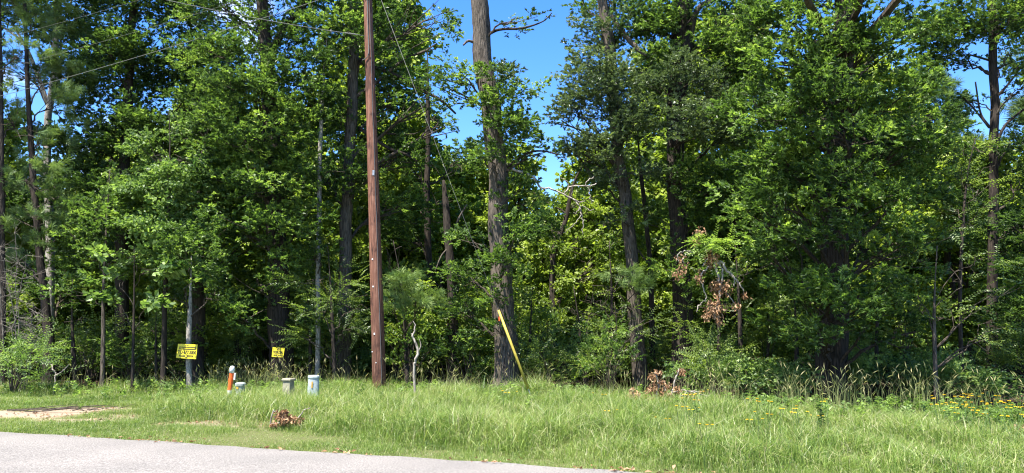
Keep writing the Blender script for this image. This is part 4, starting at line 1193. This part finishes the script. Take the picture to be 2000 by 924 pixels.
G0 = at(722, -60, 17.3); G1 = at(1046, 770, 16.2); G1[2] = float(ground_z(G1[0], G1[1])) - .05
gy = thing('guy_wire', 'slanting guy wire with a yellow guard, anchored in the grass before the biggest trunk', 'guy wire', G1)
Bag().tube([G0 - G1, (G0 - G1) * .5, np.zeros(3)], [.0045] * 3, sides=6).build('cable', M['strand'], gy, smooth=True)
def on_guy(py):
    best = min(np.linspace(0, 1, 2000), key=lambda t: abs(project(G1 + (G0 - G1) * t)[1] - py))
    return (G0 - G1) * best
def project(p):
    x, y, z = p[0], p[1], p[2] - CAM_H
    d = y * CP + z * SP; u = x / d; v = (-y * SP + z * CP) / d
    return 1000 + u * F, 462 - v * F
ga, gb = on_guy(606), on_guy(760)
Bag().tube([ga, ga * .5 + gb * .5, gb], [.026, .028, .030], sides=14).build('guard', M['yellow'], gy, smooth=True)
Bag().tube([gb, np.zeros(3)], [.012, .012], sides=6).build('anchor_rod', M['steel'], gy)
v, f = box(ga + (ga - gb) * -.10 + np.array([-.045, -.03, -.02]), (.03, .03, .09)); Bag().add(v, f).build('clip', M['orange'], gy)

# ------------------------------------------------------------------ signs
def text_geo(body):
    cu = bpy.data.curves.new('lettering_curve', 'FONT'); cu.body = body; cu.resolution_u = 2; cu.offset = .028
    ob = bpy.data.objects.new('lettering_curve', cu); COL.objects.link(ob)
    bpy.context.view_layer.update()
    me = ob.evaluated_get(bpy.context.evaluated_depsgraph_get()).to_mesh()
    v = np.array([list(q.co) for q in me.vertices]); f = [list(p.vertices) for p in me.polygons]
    ob.evaluated_get(bpy.context.evaluated_depsgraph_get()).to_mesh_clear()
    bpy.data.objects.remove(ob); bpy.data.curves.remove(cu)
    v[:, :2] -= v[:, :2].min(0); v[:, :2] /= v[:, :2].max(0)
    return v[:, :2], f

def sign(name, label, cat, corners, d, items):
    """corners TL, TR, BR, BL in photo pixels; items: (part, material, (u0,v0,u1,v1), text or None), v downwards"""
    C4 = [at(x, y, dd) for (x, y), dd in zip(corners, (d + .02, d + .02, d, d))]
    o0 = sum(C4) / 4
    root = thing(name, label, cat, o0)
    C4 = [c - o0 for c in C4]
    nrm = norm(np.cross(C4[1] - C4[0], C4[0] - C4[3]));  nrm = nrm if nrm[1] < 0 else -nrm
    def P(u, v, off): return (C4[0] * (1 - u) + C4[1] * u) * (1 - v) + (C4[3] * (1 - u) + C4[2] * u) * v + nrm * off
    V = [P(u, v, off) for off in (0, -.006) for u, v in ((0, 0), (1, 0), (1, 1), (0, 1))]
    Bag().add(V, [(0, 1, 2, 3), (7, 6, 5, 4), (0, 4, 5, 1), (1, 5, 6, 2), (2, 6, 7, 3), (3, 7, 4, 0)]).build('panel', M['sign_yellow'], root)
    for part, mat, (u0, v0, u1, v1), txt in items:
        b = Bag(); off = .003 if mat != 'sign_yellow' else .006
        if txt == 'disc':
            ring = [P((u0 + u1) / 2 + (u1 - u0) / 2 * math.cos(a), (v0 + v1) / 2 + (v1 - v0) / 2 * math.sin(a), off + (.003 if mat != 'sign_yellow' else .003)) for a in np.linspace(0, 2 * math.pi, 17)[:-1]]
            b.add(ring, [list(range(16))])
        elif txt == 'dashes':
            u = u0; rr = random.Random(part + str(u0))
            while u < u1:
                w = rr.uniform(.012, .03); b.add([P(u, v0, off), P(min(u + w, u1), v0, off), P(min(u + w, u1), v1, off), P(u, v1, off)], [(0, 1, 2, 3)]); u += w + .008
        elif txt:
            tv, tf = text_geo(txt)
            b.add([P(u0 + (u1 - u0) * a, v1 - (v1 - v0) * c, off) for a, c in tv], tf)
        else:
            b.add([P(u0, v0, off), P(u1, v0, off), P(u1, v1, off), P(u0, v1, off)], [(0, 1, 2, 3)])
        b.build(part, M[mat], root)
    for u, v in ((.5, .06), (.5, .95)):
        c = P(u, v, .004); bv, bf = box(c, (.012, .008, .012)); Bag().add(bv, bf).build('nail', M['steel'], root)
    return root
sign('yellow_sign', 'yellow sign with a telephone number on the slender pale trunk', 'sign', [(347.7, 671.5), (386, 673), (382.8, 701.5), (344, 699)], 17.82, [
    ('header', 'black', (.36, .075, .60, .095), 'dashes'),
    ('band', 'black', (.09, .19, .93, .38), None), ('band_lettering', 'sign_yellow', (.12, .25, .89, .33), 'dashes'),
    ('telephone_number', 'black', (.05, .44, .97, .70), '713-677-5800'),
    ('strip', 'black', (.14, .765, .84, .885), None), ('strip_lettering', 'sign_yellow', (.18, .81, .80, .84), 'dashes'),
    ('badge_rim', 'black', (.415, .73, .565, .93), 'disc'), ('badge', 'sign_yellow', (.44, .76, .54, .90), 'disc')])
sign('yellow_sign', 'smaller yellow no trespassing sign on the large dark oak trunk', 'sign', [(532.2, 678), (556, 679.8), (553, 698), (530.6, 697)], 19.2, [
    ('lettering', 'black', (.36, .06, .62, .30), 'NO'), ('lettering', 'black', (.05, .35, .95, .64), 'TRESPASSING'),
    ('strip', 'black', (.15, .74, .84, .89), None), ('strip_lettering', 'sign_yellow', (.2, .80, .43, .83), 'dashes'), ('strip_lettering', 'sign_yellow', (.56, .80, .8, .83), 'dashes'),
    ('badge', 'sign_yellow', (.45, .75, .54, .88), 'disc')])

# ------------------------------------------------------------------ marker post and utility boxes
def lathe(profile, n=20, sq=None):
    """profile [(r,z)]; sq -> rounded-square cross-section of that exponent"""
    V = []; Fc = []
    for r, z in profile:
        for k in range(n):
            a = 2 * math.pi * k / n
            c, s_ = math.cos(a), math.sin(a)
            q = 1.0 if sq is None else (abs(c) ** sq + abs(s_) ** sq) ** (-1 / sq)
            V.append((r * q * c, r * q * s_, z))
    for i in range(len(profile) - 1):
        for k in range(n):
            Fc.append((i * n + k, i * n + (k + 1) % n, (i + 1) * n + (k + 1) % n, (i + 1) * n + k))
    Fc.append([(len(profile) - 1) * n + k for k in range(n)]); Fc.append([k for k in range(n)][::-1])
    return V, Fc

mp_ = at(445, 793, 15.2); mp_[2] = float(ground_z(mp_[0], mp_[1]))
post = thing('marker_post', 'orange utility marker post with a white rounded top in the tall grass', 'marker post', mp_)
post.rotation_euler = (0, math.radians(4), 0)
Bag().add(*lathe([(.042, -.05), (.042, .35)])).build('base', M['white'], post, smooth=False)
Bag().add(*lathe([(.0435, .351), (.0435, .68)])).build('body', M['orange'], post, smooth=False)
Bag().add(*lathe([(.046, .681), (.048, .76), (.044, .79), (.031, .81), (.012, .817)])).build('cap', M['white'], post, smooth=True)
v, f = box((.070, -.01, .62), (.030, .028, .13)); Bag().add(v, f).build('bracket', M['white'], post, bevel=.004)

c0 = at(468, 789, 15.6); c0[2] = float(ground_z(c0[0], c0[1]))
b1 = thing('utility_pedestal', 'low pale grey pedestal lid sunk in grass right of the orange marker post', 'utility box', c0)
Bag().add(*lathe([(.085, -.05), (.082, .41), (.096, .415), (.096, .45), (.08, .47), (.03, .478)], 24, 3.2)).build('housing', M['capgrey'], b1, smooth=False)
v, f = box((-.03, -.087, .37), (.04, .008, .04)); Bag().add(v, f).build('label_plate', M['sticker'], b1)

c1 = at(562, 795, 15.0); c1[2] = float(ground_z(c1[0], c1[1]))
b2 = thing('utility_pedestal', 'weathered tan square pedestal with a flared lid, left of the blue grey one', 'utility box', c1, rz=math.radians(28))
Bag().add(*lathe([(.140, -.05), (.133, .20), (.108, .53)], 4)).build('housing', M['tan'], b2, bevel=.01)
Bag().add(*lathe([(.165, .17), (.165, .205), (.136, .207)], 4)).build('collar', M['tan'], b2, bevel=.006)
Bag().add(*lathe([(.118, .53), (.138, .54), (.138, .565), (.116, .582)], 4)).build('lid', M['tan'], b2, bevel=.006)

c2 = at(611, 795, 15.0); c2[2] = float(ground_z(c2[0], c2[1]))
b3 = thing('utility_pedestal', 'pale blue grey upright pedestal with an orange sticker, taller than the tan one', 'utility box', c2, rz=math.radians(18))
Bag().add(*lathe([(.128, -.05), (.100, .58)], 28, 3.0)).build('housing', M['bluegrey'], b3, smooth=False)
Bag().add(*lathe([(.105, .58), (.109, .585), (.109, .618), (.095, .632), (.03, .637)], 28, 3.0)).build('lid', M['bluegrey'], b3, smooth=False)
v, f = box((-.035, -.112, .46), (.022, .010, .12)); Bag().add(v, f).build('sticker', M['sticker'], b3)

# ------------------------------------------------------------------ dead wood
def px_tube(bag, pts, d, base, sides=6, wig=.0, g=None):
    """pts [(px,py,width_px[,ddepth])]"""
    p = np.array([np.append(at(q[0], q[1], d + (q[3] if len(q) > 3 else 0)) - base, q[2] * d / F / 2) for q in pts])
    n = max(5, len(p) * 4); s2 = smooth_path(p, n)
    if g is not None: s2[1:-1, :3] += g.normal(0, wig, (n - 2, 3))
    bag.tube(s2[:, :3], np.maximum(s2[:, 3], .0022), sides=sides, rough=.1)
    return s2[:, :3]

def dead_leaves(paths, base, n, g, spread, leaf=1.0, drop=True):
    P = np.concatenate(paths)
    i = g.integers(0, len(P), n)
    pos = P[i] + g.normal(0, spread, (n, 3))
    d = g.normal(0, .5, (n, 3)); d[:, 2] -= .8 if drop else -.1
    B = basis(norm(d), g.normal(0, 1, (n, 3)))
    shp = np.array([[0, 0, 0], [-.020, .032, .014], [0, .075, -.010], [.020, .032, .014]]) * leaf
    v = (np.einsum('mij,nj->mni', B, shp) * g.uniform(.6, 1.2, n)[:, None, None] + pos[:, None]).reshape(-1, 3)
    f = (LEAF_F[None] + (np.arange(n) * 4)[:, None, None]).reshape(-1, 3)
    return v, f, np.repeat(g.uniform(0, 1, n), 2)

g = np.random.default_rng(900)
D = 15.6
hb = at(1395, 455, D)
hang = thing('dead_branch', 'broken dead branch with brown leaves hanging upside down in the green crown, right of middle', 'branch', hb)
bg = Bag(); pp = []
lines = [
    [(1390, 476, 3), (1392, 500, 4), (1400, 530, 5), (1406, 560, 5), (1404, 590, 4), (1402, 615, 3)],
    [(1400, 515, 5), (1410, 512, 6), (1418, 528, 5), (1432, 540, 4), (1444, 555, 3), (1453, 570, 2)],
    [(1405, 515, 4), (1411, 530, 4), (1409, 560, 3), (1400, 600, 3), (1395, 625, 2)],
    [(1385, 520, 3), (1375, 530, 3), (1368, 540, 3), (1370, 555, 3), (1378, 575, 2), (1378, 590, 2)],
    [(1378, 585, 2), (1366, 595, 2), (1360, 610, 1.5)],
    [(1360, 492, 2), (1345, 495, 2), (1335, 505, 2.5), (1336, 515, 2)], [(1350, 490, 2), (1330, 492, 2), (1322, 500, 2), (1325, 512, 1.5)],
    [(1414, 570, 2), (1425, 580, 2), (1435, 592, 2), (1438, 600, 1.5)], [(1418, 528, 3), (1434, 545, 2.5), (1434, 560, 2)],
    [(1392, 500, 2), (1380, 508, 2), (1372, 520, 2)]]
for L_ in lines: pp.append(px_tube(bg, L_, D, hb, wig=.008, g=g))
bg.build('branch_wood', M['deadwood'], hang, smooth=True)
def leaf_blob(specs, base, d, n_per, spread):
    V = []; Fc = []; T = []; nv = 0
    for px, py, rx, ry, n in specs:
        c = at(px, py, d) - base
        off = ball(g, n, .6) * np.array([rx * d / F, .22, ry * d / F])
        v, f, t = dead_leaves([c + off], base, n, g, spread)
        V.append(v); Fc.append(f + nv); T.append(t); nv += len(v)
    return np.concatenate(V), np.concatenate(Fc), np.concatenate(T)
v, f, t = leaf_blob([(1408, 560, 22, 22, 260), (1397, 600, 20, 22, 280), (1388, 505, 14, 20, 190), (1365, 535, 14, 18, 60), (1365, 452, 12, 10, 60), (1360, 470, 10, 14, 60), (1335, 520, 12, 10, 45), (1325, 535, 16, 9, 50), (1436, 597, 8, 6, 30),
                     (1455, 578, 7, 10, 30), (1405, 625, 10, 8, 40), (1330, 502, 8, 4, 20), (1380, 615, 10, 10, 50)], hb, D, 0, .02)
mesh_obj('dead_foliage', v, f, 3, M['dead'], hang, tint=t)
# the live spray it broke across
v, f, t = leaf_cloud(np.array([at(g.uniform(1355, 1425), 470 + abs(g.normal(0, 9)) + .0, D + .1) for _ in range(70)]) - hb, norm(np.column_stack([g.normal(0, .6, 70), -np.ones(70) * .5, g.normal(0, .2, 70)])), 'flat', 1.0, g.normal(.9, .1, 70), g)
mesh_obj('live_foliage', v, f, 3, M['oak'], hang, tint=t)

D = 16.6; sb = at(810, 775, D); sb[2] = float(ground_z(sb[0], sb[1]))
stick = thing('dead_sapling', 'crooked bare pale stick standing in the grass right of the utility pole', 'dead tree', sb)
bg = Bag()
px_tube(bg, [(811, 785, 5), (809, 720, 5), (811, 706, 5), (817, 687, 5.5), (812, 670, 4.5), (806, 656, 4), (810, 645, 3), (811, 634, 2), (807, 628, 1.5)], D, sb, wig=.006, g=g)
px_tube(bg, [(817, 687, 2.5), (822, 675, 2), (819, 662, 1.2)], D, sb); px_tube(bg, [(806, 656, 2.5), (803, 651, 1)], D, sb)
bg.build('stem', M['deadwood'], stick, smooth=True)

# brush heap with brown leaves
D = 14.6; hb = at(1290, 800, D); hb[2] = float(ground_z(hb[0], hb[1]))
heap = thing('fallen_branch', 'fallen branch with curled tan leaves sticking up above the grass before the wide forked oak', 'branch', hb)
bg = Bag(); pp = []
for L_ in [[(1262, 812, 4), (1280, 780, 3.5), (1286, 750, 3), (1278, 728, 2)], [(1300, 805, 4), (1312, 770, 3.5), (1318, 745, 3), (1326, 722, 2.5)], [(1290, 800, 3), (1300, 765, 3), (1290, 745, 2)],
           [(1300, 775, 3), (1330, 762, 2.5), (1360, 768, 2), (1385, 774, 1.5)], [(1250, 800, 3), (1238, 775, 2.5), (1236, 765, 2)], [(1310, 790, 3), (1345, 765, 2), (1370, 765, 1.5)]]:
    pp.append(px_tube(bg, L_, D, hb, wig=.01, g=g))
bg.build('branch_wood', M['deadwood'], heap, smooth=True)
v, f, t = leaf_blob([(1273, 734, 8, 7, 45), (1284, 725, 7, 5, 35), (1330, 724, 8, 9, 50), (1292, 744, 6, 5, 35), (1308, 752, 6, 5, 25), (1280, 752, 8, 6, 35), (1268, 760, 12, 6, 45), (1295, 765, 12, 10, 60),
                     (1240, 772, 14, 8, 70), (1325, 762, 12, 8, 50), (1300, 785, 12, 10, 60), (1350, 772, 10, 5, 35), (1270, 780, 14, 8, 50), (1236, 762, 5, 5, 20), (1315, 775, 12, 8, 30)], hb, D, 0, .015)
mesh_obj('dead_foliage', v, f, 3, M['dead'], heap, tint=t)

D = 11.9; hb = at(562, 826, D); hb[2] = float(ground_z(hb[0], hb[1]))
cl = thing('fallen_branch', 'small heap of curled brown leaves on a twig in the mown grass near the road', 'branch', hb)
bg = Bag()
px_tube(bg, [(528, 829, 3), (530, 815, 3), (535, 800, 2.5)], D, hb); px_tube(bg, [(533, 806, 2), (543, 801, 1.3)], D, hb)
px_tube(bg, [(530, 828, 3), (560, 824, 4), (580, 820, 3), (592, 803, 2), (606, 796, 1.2)], D, hb, wig=.006, g=g)
bg.build('branch_wood', M['deadwood'], cl, smooth=True)
v, f, t = leaf_blob([(553, 805, 8, 6, 60), (545, 811, 6, 5, 40), (556, 818, 12, 6, 90), (572, 816, 9, 6, 60), (583, 819, 7, 7, 60), (540, 826, 14, 3, 50)], hb, D, 0, .012)
v[:, 2] = np.maximum(v[:, 2], .01)
mesh_obj('dead_foliage', v, f, 3, M['dead'], cl, tint=t)

D = 10.9; hb = at(1994, 846, D); hb[2] = float(ground_z(hb[0], hb[1]))
cl = thing('fallen_branch', 'brown leaf clump in the grass cut by the right edge of the photo', 'branch', hb)
bg = Bag(); px_tube(bg, [(2000, 862, 3), (1995, 845, 3), (1985, 835, 2)], D, hb); bg.build('branch_wood', M['deadwood'], cl)
v, f, t = leaf_blob([(1993, 837, 11, 8, 90), (2004, 850, 12, 8, 70)], hb, D, 0, .012)
mesh_obj('dead_foliage', v, f, 3, M['dead'], cl, tint=t)

# twigs lying on the bare patch
D = 13.9; hb = at(170, 806, D); hb[2] = float(ground_z(hb[0], hb[1])) + .02
tw = thing('fallen_branch', 'thin dark bare branches lying on the sandy bare patch at left', 'branch', hb)
bg = Bag()
for k in range(16):
    p0 = gp(R.uniform(60, 225), R.uniform(799, 811)); L_ = R.uniform(.5, 1.3); a = R.uniform(-.35, .5)
    q = np.array([p0 + np.array([math.cos(a), math.sin(a)]) * L_ * s_ + np.array([0, R.uniform(-.05, .05)]) for s_ in (-.5, -.2, .1, .5)])
    z = np.array([.03, R.uniform(.03, .08), R.uniform(.03, .10), R.uniform(.03, .12)])
    pts = np.column_stack([q, ground_z(q[:, 0], q[:, 1]) + z]) - hb
    bg.tube(smooth_path(pts, 8), np.linspace(.009, .003, 8), sides=5)
bg.build('branch_wood', M['twig'], tw)

# bare tangled shrub at left
D = 18.2; hb = at(40, 765, D); hb[2] = float(ground_z(hb[0], hb[1]))
bs = thing('bare_shrub', 'leafless tangled grey brown shrub between the two left pines', 'shrub', hb)
M['greytwig'] = bark_mat('grey_twigs', (.05, .042, .034), (.16, .14, .115), scale=5, stretch=.4, bump=.1)
for k in range(6):
    bg = Bag(); x0 = R.uniform(5, 75); top = R.uniform(455, 620); x1 = x0 + R.uniform(-35, 35)
    main = px_tube(bg, [(x0, 765, 2.6), ((x0 + x1) / 2 + R.uniform(-14, 14), (765 + top) / 2, 1.8), (x1, top, .8)], D, hb, wig=.02, g=g)
    for q in range(20):
        i = R.randint(5, len(main) - 1); d_ = np.array([R.uniform(-1, 1), R.uniform(-.4, .4), R.uniform(-.35, .6)]); L_ = R.uniform(.25, .8)
        m_ = main[i] + d_ * L_ * .5 + g.normal(0, .05, 3); e_ = main[i] + d_ * L_ + g.normal(0, .06, 3)
        bg.tube(smooth_path([main[i], m_, e_], 6), np.linspace(.006, .002, 6), sides=4, cap=False)
        for w_ in range(3):
            e2 = m_ + np.array([R.uniform(-.25, .25), R.uniform(-.1, .1), R.uniform(-.2, .2)]); bg.tube([m_, (m_ + e2) / 2 + g.normal(0, .02, 3), e2], [.003, .003, .0018], sides=3, cap=False)
    bg.build('stem', M['greytwig'], bs)
lowb = thing('shrub', 'bright leafy low shrub at the foot of the bare tangled shrub', 'shrub', (hb[0], hb[1] - .3, hb[2]))
n = 15; cc = np.array([at(g.uniform(5, 95), g.uniform(675, 745), D - .3 + g.normal(0, .15)) for _ in range(n)]) - np.array(lowb.location)
v, f, t = foliage_from_clumps(cc, g.uniform(.2, .34, n), cc * [.5, .5, .6] , 18, 'flat', 1.0, g, .35, .62)
mesh_obj('foliage', v, f, 3, M['gum'], lowb, tint=t)
bg = Bag()
for q in range(n): bg.tube(smooth_path([np.array([0, 0, -.05]), cc[q] * [.4, .4, .6], cc[q]], 5), np.linspace(.012, .004, 5), sides=4, cap=False)
bg.build('stem', M['twig'], lowb)
tb = at(120, 770, 17.8); tb[2] = float(ground_z(tb[0], tb[1]))
ft = thing('dead_sapling', 'bent bare forked twig in front of the left pines, pale against the shade', 'dead tree', tb)
bg = Bag(); px_tube(bg, [(104, 775, 3), (108, 740, 3), (104, 722, 3), (96, 708, 2.5), (88, 696, 1.5)], 17.8, tb, wig=.01, g=g); px_tube(bg, [(106, 735, 2.5), (122, 725, 2), (135, 712, 1.2)], 17.8, tb)
bg.build('stem', M['deadwood'], ft, smooth=True)

# dead twigs hanging at the edge of the sky gap
D = 18.4; hb = at(1100, 380, D)
dt = thing('dead_branch', 'pale leafless dead branch reaching right below the patch of blue sky', 'branch', hb)
bg = Bag()
for L_ in [[(1000, 330, 5), (1040, 345, 5), (1055, 366, 4), (1075, 368, 3.5), (1100, 380, 3.2), (1120, 390, 3), (1132, 402, 2.5)], [(1102, 378, 3), (1112, 366, 3), (1130, 363, 3), (1150, 364, 2.5), (1165, 358, 2)], [(1141, 364, 2), (1150, 352, 2), (1160, 345, 1.5)],
           [(1132, 402, 3), (1134, 415, 3), (1138, 435, 2), (1138, 458, 1.5)], [(1120, 388, 2), (1132, 395, 2), (1142, 392, 1.5)], [(1112, 366, 2), (1105, 352, 1.5), (1095, 348, 1)], [(1132, 405, 2), (1126, 417, 1.5), (1120, 415, 1)],
           [(1150, 364, 1.5), (1152, 385, 1.5), (1158, 398, 1)], [(1134, 420, 1.5), (1120, 440, 1.5), (1100, 455, 1)], [(1138, 400, 1.5), (1150, 410, 1.2), (1160, 408, 1)], [(1118, 368, 1.5), (1117, 385, 1)]]:
    px_tube(bg, L_, D, hb, wig=.012, g=g)
bg.build('branch_wood', M['deadwood'], dt, smooth=True)

# ------------------------------------------------------------------ flowers and the tall weed
def flower_proto():
    root = thing('wildflower', 'x', 'flower', (0, 0, 0))
    gq = np.random.default_rng(950)
    st = Bag(); heads = []
    for k in range(3):
        a = gq.uniform(0, 6.28); r_ = gq.uniform(.03, .14); h = gq.uniform(.34, .50)
        e = np.array([r_ * math.cos(a), r_ * math.sin(a), h]); heads.append(e)
        st.tube(smooth_path([np.array([0, 0, -.02]), e * [.3, .3, .5], e], 5), [.003] * 5, sides=4, cap=False)
    st.build('stem', M['grassy'], root)
    for e in heads:
        V = []; n = 8; tilt = gq.normal(0, .35, 2) + [0, -.25]
        up = norm(np.array([tilt[0], tilt[1], 1.0]))
        for k in range(n):
            a = 2 * math.pi * k / n
            d = norm(np.array([math.cos(a), math.sin(a), .15]) - up * .0)
            V.append(leaf_shape(.021, .014, .001, .003) @ basis(d, up).T + e)
        V = np.concatenate(V); f = (LEAF_F[None] + (np.arange(n) * 4)[:, None, None]).reshape(-1, 3)
        h_ = mesh_obj('blossom', V, f, 3, M['petal'], root, tint=gq.uniform(0, 1, n * 2))
        Bag().add([(e[0] + .008 * math.cos(a), e[1] + .008 * math.sin(a), e[2] + .006) for a in np.linspace(0, 2 * math.pi, 9)[:-1]], [list(range(8))]).build('centre', M['eye'], h_)
    return root
M['grassy'] = plain_mat('flower_stem', (.08, .14, .03), .6)
M['eye'] = plain_mat('flower_centre', (.30, .13, .01), .8)
FP = flower_proto(); first = True
fl = [(1838, 782), (1842, 790), (1850, 786), (1866, 775), (1880, 778), (1888, 776), (1905, 780), (1925, 785), (1944, 787), (1950, 790), (1815, 790), (1822, 792), (1870, 790), (1878, 795), (1895, 798), (1915, 800), (1935, 800),
      (1960, 795), (1975, 792), (1985, 790), (1990, 800), (1900, 808), (1860, 800), (1290, 805), (1320, 800), (1345, 792), (1352, 795), (1365, 830), (1392, 842), (1372, 760), (1355, 768), (1490, 800), (1485, 812), (1550, 805),
      (1545, 815), (1510, 800), (1975, 812), (1990, 825), (1700, 872), (1725, 880), (1660, 866), (985, 762), (998, 764), (1190, 790), (1170, 768), (1335, 780), (1470, 795), (1462, 810), (1130, 828), (1955, 815), (1845, 800), (1995, 842), (1580, 800), (1605, 790)]
for px, py in fl:
    h = .44; k = (CAM_H - h) / ((py - 645) / F); y = k * 1.0; x = (px - 1000) / F * y
    if road_dist(x, y) < .4: continue
    loc = (x, y, float(ground_z(x, y))); lab = 'yellow wildflower cluster on thin stems in the grass towards the right'; s_ = R.uniform(.85, 1.15)
    if first:
        first = False; FP.location = loc; FP['label'] = lab; FP['group'] = 'yellow wildflowers in the grass'
    else: copy_thing(FP, loc, R.uniform(0, 6.28), (s_, s_ * R.uniform(1.05, 1.3)), lab, 'yellow wildflowers in the grass')

D = 11.2; hb = at(1606, 850, D); hb[2] = float(ground_z(hb[0], hb[1]))
wd = thing('tall_weed', 'dark green upright leafy weed standing out of the sunlit grass at right', 'plant', hb)
bg = Bag(); px_tube(bg, [(1608, 870, 3), (1604, 840, 3), (1604, 815, 2), (1602, 800, 1.5)], D, hb); bg.build('stem', M['grassy'], wd)
M['weed_leaf'] = leaf_mat('weed_leaf', [(0, (.03, .08, .018)), (1, (.08, .16, .04))], trans=.2)
pos = np.array([at(1603 + g.normal(0, 2), y_, D) for y_ in np.linspace(798, 862, 14)]) - hb
v, f, t = leaf_cloud(pos, norm(np.column_stack([g.normal(0, .3, 14), g.normal(0, .3, 14), np.ones(14)])), 'weed', .8, g.normal(.4, .2, 14), g, (.6, .9))
mesh_obj('foliage', v, f, 3, M['weed_leaf'], wd, tint=t)
# bare twigs lying over the grass, bottom right
hb = at(1740, 915, 8.6)
lt = thing('fallen_branch', 'thin pale bare twig lying on the grass at the bottom right of the photo', 'branch', hb)
bg = Bag(); px_tube(bg, [(1675, 918, 2), (1700, 912, 2.5), (1725, 910, 3), (1745, 916, 3), (1780, 922, 2.5)], 8.6, hb, wig=.004, g=g); bg.build('branch_wood', M['deadwood'], lt, smooth=True)
hb = at(1940, 900, 9.3)
lt = thing('dead_stalk', 'thin dark curved stalk standing in the grass near the bottom right corner', 'plant', hb)
bg = Bag(); px_tube(bg, [(1960, 925, 2.5), (1945, 898, 2.5), (1936, 880, 2), (1937, 862, 1.5)], 9.3, hb, wig=.003, g=g); bg.build('stem', M['twig'], lt, smooth=True)
